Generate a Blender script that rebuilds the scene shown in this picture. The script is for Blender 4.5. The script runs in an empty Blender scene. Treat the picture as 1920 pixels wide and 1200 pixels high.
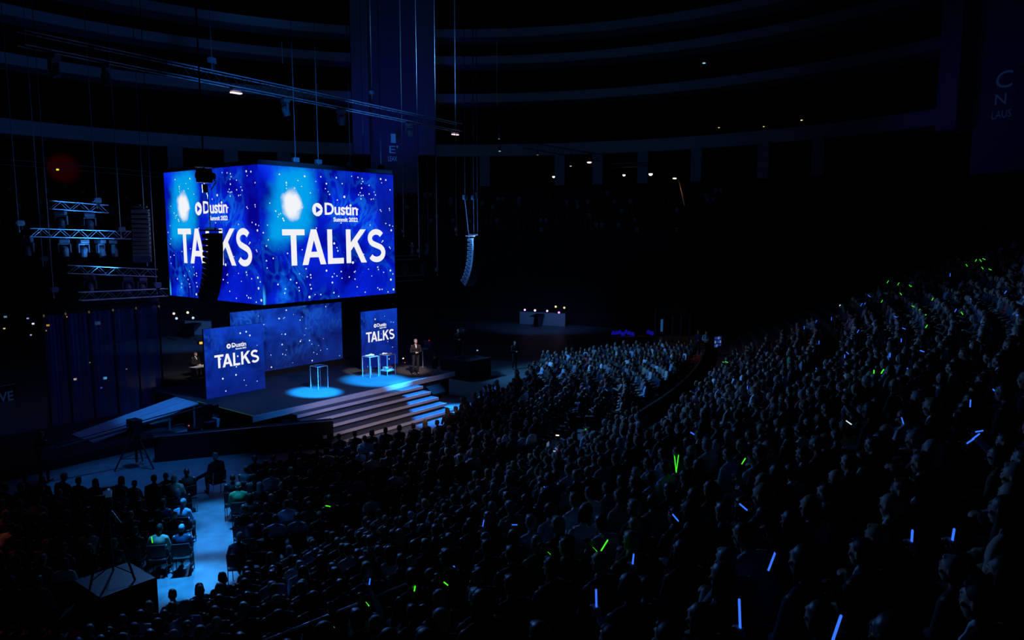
import bpy, bmesh, math, random
import numpy as np
from mathutils import Vector, Matrix, Euler
random.seed(7)
R=math.radians
SC=bpy.context.scene
C=SC.collection

# ------------------------------------------------------------ camera, world, exposure
# World: X runs along the stage front, -Y from the stage towards the audience, Z up. Hall floor z=0.
FOC=1392.0; PITCH=R(6.92); YAW=R(37.9); EYE=8.6
cd=bpy.data.cameras.new('camera'); cam=bpy.data.objects.new('camera',cd); C.objects.link(cam)
cd.sensor_width=36.0; cd.lens=36.0*FOC/1920.0; cd.clip_start=0.1; cd.clip_end=400
cam.location=(0,0,EYE); cam.rotation_euler=(math.pi/2-PITCH,0,YAW-math.pi/2)
SC.camera=cam
w=bpy.data.worlds.new('world'); SC.world=w; w.use_nodes=True
w.node_tree.nodes['Background'].inputs[0].default_value=(0,0,0,1)
w.node_tree.nodes['Background'].inputs[1].default_value=0.0
SC.view_settings.view_transform='Standard'; SC.view_settings.look='None'
SC.view_settings.exposure=0.0; SC.view_settings.gamma=1.0
SC.view_settings.use_curve_mapping=False

def spot(name,loc,target,color,power,angle,blend=0.4,size=0.15):
    l=bpy.data.lights.new(name,'SPOT'); l.color=color; l.energy=power; l.spot_size=R(angle); l.spot_blend=blend
    l.shadow_soft_size=size
    o=bpy.data.objects.new(name,l); C.objects.link(o); o.location=loc
    o.rotation_euler=(Vector(target)-Vector(loc)).to_track_quat('-Z','Y').to_euler()
    return o
CYAN=(0.006,0.30,1.0); BLUE=(0.02,0.24,1.0); COOL=(0.10,0.36,1.0)
spot('stage_light',(20.2,17.5,14.3),(20.85,27.65,1.2),CYAN,330000,8.4,0.6)
spot('stage_light',(23.8,17.0,14.3),(24.45,27.5,1.2),CYAN,240000,11.5,0.7)
spot('step_light',(27.6,30.5,14.0),(24.7,24.6,0.8),(0.01,0.24,1.0),80000,18,0.9)
spot('step_light',(29.0,30.0,13.5),(26.2,23.0,0.0),(0.02,0.30,1.0),50000,12,0.6)
spot('stage_wash',(17,13,7.2),(22.5,26,0.9),(0.92,0.76,1.0),2500,34,0.7,0.4)
spot('stage_fill',(19,16,14),(20,29,1.2),BLUE,7500,34,0.8,0.4)  # added blue fill for the left stage floor, no fixture
spot('award_fill',(22,18,12),(25.1,28.6,2.3),(0.9,0.92,1.0),9000,6.5,0.5,0.1)  # added narrow spot that keeps the white podium items bright
spot('ramp_fill',(13,25.5,13),(15.2,31.0,0.8),BLUE,5500,16,0.7,0.3)  # added light to brighten the ramp boards
spot('floor_wash',(13,24,15.5),(11.9,25.4,0),BLUE,5200,30,0.8,0.4)
spot('floor_wash',(30,34,14.5),(33,27,0),COOL,900,50,0.8,0.4)
spot('aisle_light',(12.1,20.3,15.5),(11.7,20.6,0),(0.02,0.32,1.0),26000,9,0.8,0.3)
spot('aisle_light',(11.1,18.7,15.5),(10.6,18.9,0),(0.02,0.32,1.0),36000,9.5,0.8,0.3)
spot('aisle_light',(9.6,16.9,15.5),(8.9,17.0,0),(0.02,0.34,1.0),46000,9.5,0.8,0.3)
spot('crowd_wash',(28.8,31,8.0),(38,21.5,0.0),(0.09,0.40,1.0),5200,58,0.8,0.25)
spot('crowd_wash',(29.0,27,9.0),(29,9,2.0),COOL,6600,72,0.8,0.25)
spot('crowd_wash',(15.0,27.5,10.0),(14,8,2),COOL,4300,80,0.8,0.3)
spot('crowd_warm',(16,33,15.0),(17.5,18.5,0),(1.0,0.24,0.14),1500,26,0.8,0.4)
spot('crowd_warm',(4,31,15.0),(4.5,20.5,0),(1.0,0.22,0.12),650,22,0.8,0.4)
spot('crowd_warm',(56,36,8.0),(45.5,21,2),(1.0,0.20,0.22),2000,30,0.9,0.4)
spot('pillar_light',(50,60,14),(63,66,24),(0.03,0.03,1.0),800,60,0.9,0.8)
spot('pillar_light',(60,20,14),(75,5,20),(0.05,0.05,1.0),130,60,0.9,0.8)
spot('hall_fill',(30,32,20),(62,52,22),(0.10,0.38,1.0),1500,100,0.9,1.0)  # added soft blue light lifting the far balcony bands
spot('hall_fill',(30,32,20),(30,78,22),(0.10,0.38,1.0),400,80,0.9,1.0)  # same added lift for the left balconies
spot('rig_fill',(22,19,4),(29,34,15.5),(0.04,0.26,1.0),16000,27,0.9,0.4)  # added bodiless uplight for the long truss
spot('rig_fill',(18,20,11),(22.5,36,15.6),BLUE,4800,44,0.8,0.3)  # second added fill, reaches the truss middle over the cube
spot('rig_fill',(17,37,6.2),(13.8,38.6,12),(0.04,0.30,1.0),1500,75,0.8,0.4)  # added fill for the left trusses and line array
spot('array_fill',(25.8,38,3),(29.9,26,9),(0.03,0.30,1.0),16000,26,0.8,0.3)  # added to brighten the side of the right line array
spot('curtain_fill',(13,24.5,8),(14.5,34.8,0.4),(0.03,0.14,1.0),420,60,0.9,0.4)  # added blue fill on the gauze bays
spot('presenter_light',(20,18,12),(26.6,27,2.3),(1.0,0.75,0.68),13000,7,0.6,0.2)

# ------------------------------------------------------------ geometry helpers
def ray(x,y):
    X=x-960.0; u=600.0-y
    f=FOC*math.cos(PITCH)+u*math.sin(PITCH); Z=u*math.cos(PITCH)-FOC*math.sin(PITCH)
    return (X*math.sin(YAW)+f*math.cos(YAW), -X*math.cos(YAW)+f*math.sin(YAW), Z)
def PZ(x,y,z): r=ray(x,y); s=(z-EYE)/r[2]; return Vector((r[0]*s,r[1]*s,z))
def PY(x,y,Y): r=ray(x,y); s=Y/r[1]; return Vector((r[0]*s,Y,EYE+r[2]*s))
def PX(x,y,X): r=ray(x,y); s=X/r[0]; return Vector((X,r[1]*s,EYE+r[2]*s))
def PD(x,y,D): r=ray(x,y); s=D/FOC; return Vector((r[0]*s,r[1]*s,EYE+r[2]*s))
def project(v):
    r=v[0]*math.sin(YAW)-v[1]*math.cos(YAW); f=v[0]*math.cos(YAW)+v[1]*math.sin(YAW); z=v[2]-EYE
    d=f*math.cos(PITCH)-z*math.sin(PITCH); u=f*math.sin(PITCH)+z*math.cos(PITCH)
    if d<=0.3: return None
    return (960+FOC*r/d, 600-FOC*u/d, d)
def inpoly(p,poly):
    c=False; n=len(poly)
    for i in range(n):
        a=poly[i]; b=poly[i-1]
        if (a[1]>p[1])!=(b[1]>p[1]) and p[0]<(b[0]-a[0])*(p[1]-a[1])/(b[1]-a[1])+a[0]: c=not c
    return c
def lin(r,g,b):
    f=lambda c:(c/255/12.92) if c/255<=0.04045 else ((c/255+0.055)/1.055)**2.4
    return (f(r),f(g),f(b),1.0)

def mat(name,col,rough=0.6,metal=0.0,noise=0.12,nscale=8.0,spec=0.4,bump=0.0):
    m=bpy.data.materials.new(name); m.use_nodes=True; nt=m.node_tree; b=nt.nodes['Principled BSDF']
    b.inputs['Roughness'].default_value=rough; b.inputs['Metallic'].default_value=metal
    b.inputs['Specular IOR Level'].default_value=spec
    tc=nt.nodes.new('ShaderNodeTexCoord'); n=nt.nodes.new('ShaderNodeTexNoise'); n.inputs['Scale'].default_value=nscale
    n.inputs['Detail'].default_value=3
    nt.links.new(tc.outputs['Object'],n.inputs['Vector'])
    mx=nt.nodes.new('ShaderNodeMix'); mx.data_type='RGBA'
    c=col[:3]
    mx.inputs['A'].default_value=(*[v*(1-noise) for v in c],1); mx.inputs['B'].default_value=(*[min(1,v*(1+noise)) for v in c],1)
    nt.links.new(n.outputs['Fac'],mx.inputs['Factor']); nt.links.new(mx.outputs['Result'],b.inputs['Base Color'])
    if bump:
        bp=nt.nodes.new('ShaderNodeBump'); bp.inputs['Strength'].default_value=bump
        nt.links.new(n.outputs['Fac'],bp.inputs['Height']); nt.links.new(bp.outputs['Normal'],b.inputs['Normal'])
    return m
def emit(name,col,s=1.0):
    m=bpy.data.materials.new(name); m.use_nodes=True; b=m.node_tree.nodes['Principled BSDF']
    b.inputs['Base Color'].default_value=(0.02,0.02,0.02,1); b.inputs['Specular IOR Level'].default_value=0.1
    b.inputs['Emission Color'].default_value=(*col[:3],1); b.inputs['Emission Strength'].default_value=s
    return m
M={}
M['black']=mat('black_cloth',(0.012,0.012,0.014),0.9)
M['matte']=mat('matte_black',(0.02,0.02,0.022),0.55)
M['metal']=mat('aluminium_truss',(0.62,0.64,0.68),0.4,0.35)
M['steel']=mat('steel',(0.35,0.36,0.38),0.4,0.8)
M['floor']=mat('hall_floor',(0.16,0.17,0.18),0.45,0,0.6,2.2,0.4,0.12)
M['carpet']=mat('stage_carpet',(0.055,0.052,0.056),0.7,0,0.2,3)
M['fascia']=mat('stage_fascia',(0.55,0.48,0.50),0.6,0,0.05)
M['tread']=mat('step_tread',(0.06,0.065,0.075),0.5)
M['ramp']=mat('ramp_board',(0.38,0.42,0.45),0.6)
M['tape']=mat('yellow_tape',(0.75,0.75,0.08),0.6)
M['yellow']=mat('yellow_paint',(0.8,0.45,0.02),0.6)
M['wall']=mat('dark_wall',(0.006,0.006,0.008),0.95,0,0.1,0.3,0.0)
M['band']=mat('balcony_fascia',(0.42,0.44,0.46),0.8,0,0.06,0.4)
M['pillar']=mat('pillar_paint',(0.30,0.33,0.38),0.8)
M['pillar_in']=mat('pillar_recess',(0.25,0.24,0.34),0.8)
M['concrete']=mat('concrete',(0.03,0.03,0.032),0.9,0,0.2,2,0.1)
M['tan']=mat('tan_floor',(0.22,0.12,0.06),0.6)
M['seat']=mat('stand_seat',(0.06,0.05,0.055),0.45)
M['redseat']=mat('red_seat',(0.20,0.04,0.035),0.5)
M['white']=mat('white_board',(0.62,0.65,0.68),0.5)
M['plastic']=mat('black_plastic',(0.015,0.015,0.017),0.35)
M['speaker']=mat('speaker_lit_paint',(0.22,0.22,0.23),0.45)  # shell colour lightened so the outer arrays look lit
M['grille']=mat('speaker_grille',(0.012,0.012,0.014),0.45)
M['skin']=mat('skin',(0.50,0.30,0.22),0.5,0,0.06)
M['skin_dark']=mat('skin_deep',(0.18,0.09,0.06),0.5,0,0.06)
M['eye']=mat('eye',(0.04,0.03,0.03),0.2)
M['lip']=mat('lip',(0.40,0.13,0.11),0.45)
M['letters']=emit('lit_lettering',lin(240,240,245))
M['star']=emit('lit_star',lin(235,245,255))
M['led_blue']=emit('lit_blue',lin(15,45,190))
# acrylic
m=bpy.data.materials.new('acrylic'); m.use_nodes=True; nt=m.node_tree; nt.nodes.clear()
o=nt.nodes.new('ShaderNodeOutputMaterial'); tr=nt.nodes.new('ShaderNodeBsdfTransparent'); gl=nt.nodes.new('ShaderNodeBsdfGlossy'); gl.inputs['Roughness'].default_value=0.08
tr.inputs[0].default_value=(0.9,0.95,1,1); mx=nt.nodes.new('ShaderNodeMixShader'); mx.inputs[0].default_value=0.07
nt.links.new(tr.outputs[0],mx.inputs[1]); nt.links.new(gl.outputs[0],mx.inputs[2]); nt.links.new(mx.outputs[0],o.inputs[0])
M['acrylic']=m
M['acrylic_edge']=mat('frosted_acrylic_edge',(0.35,0.42,0.5),0.3,0,0.03)
M['blue_clear']=mat('clear_top_sheet',(0.10,0.13,0.17),0.25,0,0.03)
# gauze
m=bpy.data.materials.new('gauze'); m.use_nodes=True; nt=m.node_tree; b=nt.nodes['Principled BSDF']
b.inputs['Base Color'].default_value=(0.06,0.09,0.20,1); b.inputs['Roughness'].default_value=0.9; b.inputs['Alpha'].default_value=0.55
wv=nt.nodes.new('ShaderNodeTexWave'); wv.inputs['Scale'].default_value=0.5; wv.inputs['Distortion'].default_value=1.5
tc=nt.nodes.new('ShaderNodeTexCoord'); nt.links.new(tc.outputs['Object'],wv.inputs['Vector'])
mr=nt.nodes.new('ShaderNodeMapRange'); mr.inputs['To Min'].default_value=0.4; mr.inputs['To Max'].default_value=0.75
nt.links.new(wv.outputs['Fac'],mr.inputs['Value']); nt.links.new(mr.outputs['Result'],b.inputs['Alpha'])
M['gauze']=m

class MB:
    def __init__(s): s.bm=bmesh.new()
    def box(s,c,d,rz=0,rx=0):
        m=Matrix.Translation(c)@Euler((rx,0,rz)).to_matrix().to_4x4()@Matrix.Diagonal((*d,1))
        bmesh.ops.create_cube(s.bm,size=1,matrix=m); return s
    def b2(s,a,b):
        a=Vector(a); b=Vector(b); return s.box((a+b)/2,[max(abs(q),1e-4) for q in (b-a)])
    def tube(s,a,b,r,r2=None,seg=8,cap=True):
        a=Vector(a); b=Vector(b); d=b-a; L=d.length
        if L<1e-6: return s
        m=Matrix.Translation((a+b)/2)@d.to_track_quat('Z','Y').to_matrix().to_4x4()
        bmesh.ops.create_cone(s.bm,cap_ends=cap,segments=seg,radius1=r,radius2=r if r2 is None else r2,depth=L,matrix=m); return s
    def ell(s,c,rad,rot=(0,0,0),u=12,v=8):
        m=Matrix.Translation(c)@Euler(rot).to_matrix().to_4x4()@Matrix.Diagonal((*rad,1))
        bmesh.ops.create_uvsphere(s.bm,u_segments=u,v_segments=v,radius=1,matrix=m); return s
    def cap(s,a,ra,b,rb,seg=10):
        s.tube(a,b,ra,rb,seg); s.ell(a,(ra,)*3,u=seg,v=6); s.ell(b,(rb,)*3,u=seg,v=6); return s
    def poly(s,pts):
        f=s.bm.faces.new([s.bm.verts.new(p) for p in pts]); return f
    def mesh(s,name):
        me=bpy.data.meshes.new(name); s.bm.to_mesh(me); s.bm.free(); return me
    def build(s,name,m,parent=None,loc=(0,0,0),rz=0,bevel=0,smooth=False):
        if bevel:
            eds=[e for e in s.bm.edges if len(e.link_faces)==2 and e.calc_face_angle(0)>0.6]
            bmesh.ops.bevel(s.bm,geom=eds,offset=bevel,offset_type='OFFSET',segments=2,profile=0.5,affect='EDGES',clamp_overlap=True)
        me=s.mesh(name)
        if smooth:
            for p in me.polygons: p.use_smooth=True
        if m: me.materials.append(m)
        o=bpy.data.objects.new(name,me); C.objects.link(o); o.location=loc; o.rotation_euler=(0,0,rz)
        if parent: o.parent=parent
        return o
def tag(o,label=None,cat=None,group=None,kind=None):
    if label: o['label']=label
    if cat: o['category']=cat
    if group: o['group']=group
    if kind: o['kind']=kind
    return o
def empty(name,loc=(0,0,0),rz=0,label=None,cat=None,group=None):
    o=bpy.data.objects.new(name,None); C.objects.link(o); o.location=loc; o.rotation_euler=(0,0,rz); o.empty_display_size=0.1
    return tag(o,label,cat,group)
KIDS={}
def kids(o):
    return [c for c in o.children]
def hue(c):
    r,g,b=c
    if min(c)>0.55: return 'white'
    if r>0.7 and g>0.6: return 'yellow'
    if r>0.7 and b>0.5: return 'pink'
    if r>0.7 and g>0.3: return 'orange'
    if r>0.5 and g<0.35 and b<0.45: return 'red'
    if g>b and g>=r: return 'green'
    return 'blue'
def copy_tree(o,parent=None):
    c=o.copy(); C.objects.link(c); c.parent=parent
    for ch in o.children: copy_tree(ch,c)
    return c
def struct(o): o['kind']='structure'; return o

# ------------------------------------------------------------ hall shell
BC=Vector((30.0,32.0,0)); BR=48.0      # bowl centre, radius
def ring(r,phi): return (BC.x+r*math.cos(R(phi)),BC.y+r*math.sin(R(phi)))
def arc_strip(mb,r,z0,z1,p0,p1,th=0.3,n=90):
    prev=None
    for i in range(n+1):
        ph=p0+(p1-p0)*i/n; a=ring(r,ph); b=ring(r+th,ph)
        q=[mb.bm.verts.new((a[0],a[1],z0)),mb.bm.verts.new((a[0],a[1],z1)),mb.bm.verts.new((b[0],b[1],z1)),mb.bm.verts.new((b[0],b[1],z0))]
        if prev:
            for k in range(4): mb.bm.faces.new((prev[k],q[k],q[(k+1)%4],prev[(k+1)%4]))
        else: mb.bm.faces.new(q)
        prev=q
    mb.bm.faces.new(prev[::-1])
f=MB(); f.tube((BC.x,BC.y,-0.3),(BC.x,BC.y,0),52,seg=96); struct(f.build('floor',M['floor']))
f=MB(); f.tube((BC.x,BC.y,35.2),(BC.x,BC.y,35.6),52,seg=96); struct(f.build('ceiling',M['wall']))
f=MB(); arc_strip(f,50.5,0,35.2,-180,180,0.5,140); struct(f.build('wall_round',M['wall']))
for i,(z0,z1) in enumerate(((17.35,18.7),(23.6,24.6),(27.95,28.9),(31.0,31.95))):
    for j,(p0,p1) in enumerate(((-27.8,40.8),(52.5,128))):
        f=MB(); arc_strip(f,47.2,z0,z1,p0,p1,0.35)
        arc_strip(f,47.55,z0,z0+0.15,p0,p1,2.9)
        struct(f.build('trim_%d'%(1+i*2+j),M['band']))
# two great pillars between the balcony sections
def pillar(phi,n,hw,zb,zi):
    f=MB()
    for s in (-1,1): f.box((0,s*(hw-0.95),(35.2+zb)/2),(2.4,1.9,35.2-zb))
    g=MB(); g.box((0.9,0,(35.2+zi)/2),(0.6,2*hw-3.8,35.2-zi))
    x,y=ring(46.4,phi)
    struct(f.build('wall_pillar_%d'%n,M['pillar'],loc=(x,y,0),rz=R(phi)))
    struct(g.build('wall_recess_%d'%n,M['pillar_in'],loc=(x,y,0),rz=R(phi)))
    return x,y
PH1,PH2=46.6,-34.0
p1=pillar(PH1,1,4.7,17.3,12.7); p2=pillar(PH2,2,5.0,16.6,13.0)
# small hanging columns below the lowest balcony
for k,phi in enumerate((62,69,76,33.5,22.5,17,10.5,3,-6,-13)):
    f=MB(); f.box((0,0,15.6),(0.5,1.5 if k<3 else 1.2,3.6)); x,y=ring(46.9,phi); struct(f.build('trim_%d'%(20+k),M['pillar'],loc=(x,y,0),rz=R(phi)))
# back stands: dark stepped cone
f=MB()
nst=22
for k in range(nst):
    r0=27.5+k*0.9; z=1.6+k*0.52
    arc_strip(f,r0,0 if k==0 else z-0.6,z,-6,134,0.9,70)
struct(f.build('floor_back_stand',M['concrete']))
f=MB(); arc_strip(f,26.8,0,1.2,-4,134,0.12,90); struct(f.build('wall_rink',M['matte']))

# near stand: curved steps, rows follow the stage front and bend in at the far end
def bend(X): return max(0.0,X-20.0)**2/132.0
def tierd(X,Y): return 14.5+bend(X)-Y
ROW=0.85; RISE=0.323
NR=22
f=MB(); xs=[-14+i*1.0 for i in range(77)]
for k in range(NR):
    z=RISE*k+0.08; prev=None
    for X in xs:
        ya=14.5+bend(X)-k*ROW; yb=ya-ROW
        q=[f.bm.verts.new((X,ya,z-RISE if k else 0)),f.bm.verts.new((X,ya,z)),f.bm.verts.new((X,yb,z)),f.bm.verts.new((X,yb,0 if k==NR-1 else z-0.02))]
        if prev:
            for j in range(3): f.bm.faces.new((prev[j],q[j],q[j+1],prev[j+1]))
        prev=q
struct(f.build('floor_stand',M['concrete']))
f=MB()   # low front wall of the stand
prev=None
for X in xs:
    y=14.62+bend(X)
    q=[f.bm.verts.new((X,y+0.06,0)),f.bm.verts.new((X,y+0.06,0.7)),f.bm.verts.new((X,y-0.06,0.7)),f.bm.verts.new((X,y-0.06,0))]
    if prev:
        for j in range(4): f.bm.faces.new((prev[j],q[j],q[(j+1)%4],prev[(j+1)%4]))
    prev=q
struct(f.build('trim_0',M['black']))
f=MB(); f.bm.faces.new([f.bm.verts.new(p) for p in [(*PZ(x,y,0.012)[:2],0.012) for x,y in ((1322,668),(1385,690),(1420,665),(1330,735),(1285,745))]]) if False else f.b2((38,20.3,0.004),(47.5,23.6,0.012))
struct(f.build('floor_tan',M['tan']))
def rowof(X,Y): return int(math.floor(tierd(X,Y)/ROW))
def tierz(k): return RISE*k+0.08

# ------------------------------------------------------------ LED pictures
def nebula(name,dark,mid,fil,halo=None,asp=1.32,seed=0.0,filpow=1.0,dim=1.0,bottom=None,star=0.0):
    m=bpy.data.materials.new(name); m.use_nodes=True; nt=m.node_tree; L=nt.links.new; N=nt.nodes.new
    b=nt.nodes['Principled BSDF']; b.inputs['Base Color'].default_value=(0.01,0.01,0.012,1); b.inputs['Roughness'].default_value=0.5
    b.inputs['Specular IOR Level'].default_value=0.15
    uv=N('ShaderNodeUVMap'); mp=N('ShaderNodeMapping'); mp.inputs['Scale'].default_value=(asp,1,1); mp.inputs['Location'].default_value=(seed,seed*0.7,0)
    L(uv.outputs[0],mp.inputs[0])
    n1=N('ShaderNodeTexNoise'); n1.inputs['Scale'].default_value=2.6; n1.inputs['Detail'].default_value=7; n1.inputs['Distortion'].default_value=0.8; L(mp.outputs[0],n1.inputs['Vector'])
    r1=N('ShaderNodeMapRange'); r1.inputs['From Min'].default_value=0.36; r1.inputs['From Max'].default_value=0.68; L(n1.outputs['Fac'],r1.inputs['Value'])
    base=N('ShaderNodeMix'); base.data_type='RGBA'; base.inputs['A'].default_value=dark; base.inputs['B'].default_value=mid; L(r1.outputs[0],base.inputs['Factor'])
    # filaments
    n2=N('ShaderNodeTexNoise'); n2.inputs['Scale'].default_value=3.2; n2.inputs['Detail'].default_value=5; n2.inputs['Distortion'].default_value=2.2
    mp2=N('ShaderNodeMapping'); mp2.inputs['Scale'].default_value=(asp*1.3,0.8,1); mp2.inputs['Location'].default_value=(seed+3,2,0); L(uv.outputs[0],mp2.inputs[0]); L(mp2.outputs[0],n2.inputs['Vector'])
    def math_(op,a,b_=None,clamp=False):
        q=N('ShaderNodeMath'); q.operation=op; q.use_clamp=clamp
        for i,v in enumerate((a,b_)):
            if v is None: continue
            if isinstance(v,(int,float)): q.inputs[i].default_value=v
            else: L(v,q.inputs[i])
        return q.outputs[0]
    d=math_('ABSOLUTE',math_('SUBTRACT',n2.outputs['Fac'],0.5))
    fm=N('ShaderNodeMapRange'); fm.inputs['From Min'].default_value=0.10; fm.interpolation_type='SMOOTHSTEP'; fm.inputs['From Max'].default_value=0.0; L(d,fm.inputs['Value'])
    n3=N('ShaderNodeTexNoise'); n3.inputs['Scale'].default_value=1.7; L(mp.outputs[0],n3.inputs['Vector'])
    g=N('ShaderNodeMapRange'); g.inputs['From Min'].default_value=0.45; g.inputs['From Max'].default_value=0.7; L(n3.outputs['Fac'],g.inputs['Value'])
    ff=math_('MULTIPLY',math_('MULTIPLY',fm.outputs[0],g.outputs[0]),filpow,True)
    mf=N('ShaderNodeMix'); mf.data_type='RGBA'; L(ff,mf.inputs['Factor']); L(base.outputs['Result'],mf.inputs['A']); mf.inputs['B'].default_value=fil
    out=mf.outputs['Result']
    sp=N('ShaderNodeSeparateXYZ'); L(uv.outputs[0],sp.inputs[0])
    def blob(cx,cy,rx,ry,soft,col,nz,nsc,prev):
        nn=N('ShaderNodeTexNoise'); nn.inputs['Scale'].default_value=nsc; nn.inputs['Detail'].default_value=5; L(mp.outputs[0],nn.inputs['Vector'])
        dx=math_('DIVIDE',math_('SUBTRACT',sp.outputs[0],cx),rx); dy=math_('DIVIDE',math_('SUBTRACT',sp.outputs[1],cy),ry)
        dd=math_('SQRT',math_('ADD',math_('MULTIPLY',dx,dx),math_('MULTIPLY',dy,dy)))
        dd=math_('ADD',dd,math_('MULTIPLY',math_('SUBTRACT',nn.outputs['Fac'],0.5),nz))
        mr=N('ShaderNodeMapRange'); mr.interpolation_type='SMOOTHSTEP'; mr.inputs['From Min'].default_value=1.0; mr.inputs['From Max'].default_value=1.0-soft; L(dd,mr.inputs['Value'])
        x=N('ShaderNodeMix'); x.data_type='RGBA'; L(mr.outputs[0],x.inputs['Factor']); L(prev,x.inputs['A']); x.inputs['B'].default_value=col
        return x.outputs['Result']
    if bottom:
        mr=N('ShaderNodeMapRange'); mr.inputs['From Min'].default_value=0.75; mr.inputs['From Max'].default_value=0.0; L(sp.outputs[1],mr.inputs['Value'])
        x=N('ShaderNodeMix'); x.data_type='RGBA'; L(math_('MULTIPLY',mr.outputs[0],0.85),x.inputs['Factor']); L(out,x.inputs['A']); x.inputs['B'].default_value=bottom; out=x.outputs['Result']
    if halo:
        out=blob(0.20,0.74,0.20,0.36,0.55,halo,1.1,3.0,out)
        out=blob(0.10,0.52,0.12,0.16,0.9,halo,1.2,4.0,out)
        out=blob(0.145,0.10,0.05,0.20,1.0,lin(10,110,240),4.5,6.0,out)
        out=blob(0.005,0.03,0.02,0.12,1.0,lin(60,200,255),1.0,6.0,out)
        out=blob(0.215,0.725,0.082,0.135,0.5,lin(240,245,250),0.9,9.0,out)
    if star:
        vo=N('ShaderNodeTexVoronoi'); vo.inputs['Scale'].default_value=26; L(mp.outputs[0],vo.inputs['Vector'])
        s1=N('ShaderNodeMapRange'); s1.inputs['From Min'].default_value=0.10*star; s1.inputs['From Max'].default_value=0.05*star; L(vo.outputs['Distance'],s1.inputs['Value'])
        sc=N('ShaderNodeSeparateColor'); L(vo.outputs['Color'],sc.inputs[0])
        gt=math_('GREATER_THAN',sc.outputs[0],0.86)
        x=N('ShaderNodeMix'); x.data_type='RGBA'; L(math_('MULTIPLY',s1.outputs[0],gt),x.inputs['Factor']); L(out,x.inputs['A']); x.inputs['B'].default_value=lin(170,210,255); out=x.outputs['Result']
    L(out,b.inputs['Emission Color']); b.inputs['Emission Strength'].default_value=dim
    return m
M['neb_cube']=nebula('space_picture',lin(0,0,140),lin(6,38,232),lin(20,130,250),halo=lin(0,160,236),seed=0.35,filpow=0.6,star=0.6)
M['neb_side']=nebula('space_picture_tall',lin(5,22,112),lin(14,62,195),lin(25,100,220),asp=0.9,seed=4.2,filpow=0.3,bottom=lin(8,26,115))
M['neb_mid']=nebula('space_picture_wide',lin(5,16,100),lin(16,66,195),lin(40,125,235),asp=2.1,seed=7.7,filpow=0.35,bottom=lin(10,26,92))

def face(name,m,parent,w_,h_,loc,rz):   # flat LED face in local XZ plane, seen from -Y, uv 0..1
    me=bpy.data.meshes.new(name); me.from_pydata([(0,0,0),(w_,0,0),(w_,0,h_),(0,0,h_)],[],[(0,1,2,3)])
    uv=me.uv_layers.new(name='UVMap')
    for i,c in enumerate(((0,0),(1,0),(1,1),(0,1))): uv.data[i].uv=c
    me.materials.append(m); o=bpy.data.objects.new(name,me); C.objects.link(o); o.parent=parent; o.location=loc; o.rotation_euler=(0,0,rz)
    return o
def stroke(pts,wd):
    quads=[]; n=len(pts); off=[]
    for i in range(n):
        a=Vector(pts[max(i-1,0)]); b=Vector(pts[min(i+1,n-1)]); t=(b-a).normalized(); nn=Vector((-t.y,t.x))*wd/2
        p=Vector(pts[i]); off.append((p+nn,p-nn))
    for i in range(n-1): quads.append([off[i][0],off[i+1][0],off[i+1][1],off[i][1]])
    return quads
def talks():   # polygons of TALKS, box 5.91 x 1.6
    q=[]; h=1.58
    q+= [[(0,h-0.26),(1.16,h-0.26),(1.16,h),(0,h)],[(0.43,0),(0.72,0),(0.72,h-0.2),(0.43,h-0.2)]]
    ax=1.0
    q+= [[(ax,0),(ax+0.31,0),(ax+0.80,h),(ax+0.50,h)],[(ax+1.30,0),(ax+0.99,0),(ax+0.50,h),(ax+0.80,h)],[(ax+0.28,0.33),(ax+1.02,0.33),(ax+0.94,0.58),(ax+0.36,0.58)]]
    lx=2.40
    q+= [[(lx,0),(lx+0.28,0),(lx+0.28,h),(lx,h)],[(lx,0),(lx+0.92,0),(lx+0.92,0.26),(lx,0.26)]]
    kx=3.48
    q+= [[(kx,0),(kx+0.28,0),(kx+0.28,h),(kx,h)],[(kx+0.2,0.50),(kx+0.2,0.88),(kx+0.86,h),(kx+1.22,h)],[(kx+0.42,0.86),(kx+0.64,1.08),(kx+1.24,0),(kx+0.90,0)]]
    sx=5.34; pts=[]
    for i in range(0,17): # upper bowl
        an=R(28+ (270-28)*i/16); pts.append((sx+0.0+0.40*math.cos(an),1.17+0.30*math.sin(an)))
    for i in range(1,17):
        an=R(90-(90+152)*i/16); pts.append((sx+0.0+0.43*math.cos(an),0.42+0.44*math.sin(an)*0.98 if False else 0.435+0.33*math.sin(an)))
    # join: smooth S from two bowls
    s=[]
    for i in range(0,15):
        an=R(30+(235-30)*i/14); s.append((sx+0.40*math.cos(an),1.15+0.31*math.sin(an)))
    for i in range(0,15):
        an=R(55-(55+150)*i/14); s.append((sx+0.02+0.43*math.cos(an),0.45+0.33*math.sin(an)))
    q+=[[tuple(v) for v in k] for k in stroke(s,0.27)]
    return q
def text_mesh(body,size,off=0.0,align='LEFT',space=1.0):
    cu=bpy.data.curves.new('lettering','FONT'); cu.body=body; cu.size=size; cu.offset=off; cu.align_x=align; cu.space_character=space
    cu.resolution_u=3; cu.fill_mode='BOTH'
    o=bpy.data.objects.new('tmp',cu); C.objects.link(o)
    dg=bpy.context.evaluated_depsgraph_get(); dg.update()
    me=bpy.data.meshes.new_from_object(o.evaluated_get(dg)); bpy.data.objects.remove(o)
    return me
def place_text(me,name,m,parent,x,z,wd,y=-0.012,rz=0,ht=None):   # fit width wd, stand up in local XZ
    co=np.array([v.co[:] for v in me.vertices]); mn=co.min(0); mx=co.max(0); s=wd/(mx[0]-mn[0]); sz=s if ht is None else ht/(mx[1]-mn[1])
    for v in me.vertices:
        a,b,_=v.co; v.co=((a-mn[0])*s,0,(b-mn[1])*sz)
    me.materials.clear(); me.materials.append(m)
    o=bpy.data.objects.new(name,me); C.objects.link(o); o.parent=parent; o.location=(x,y,z); return o
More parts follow.
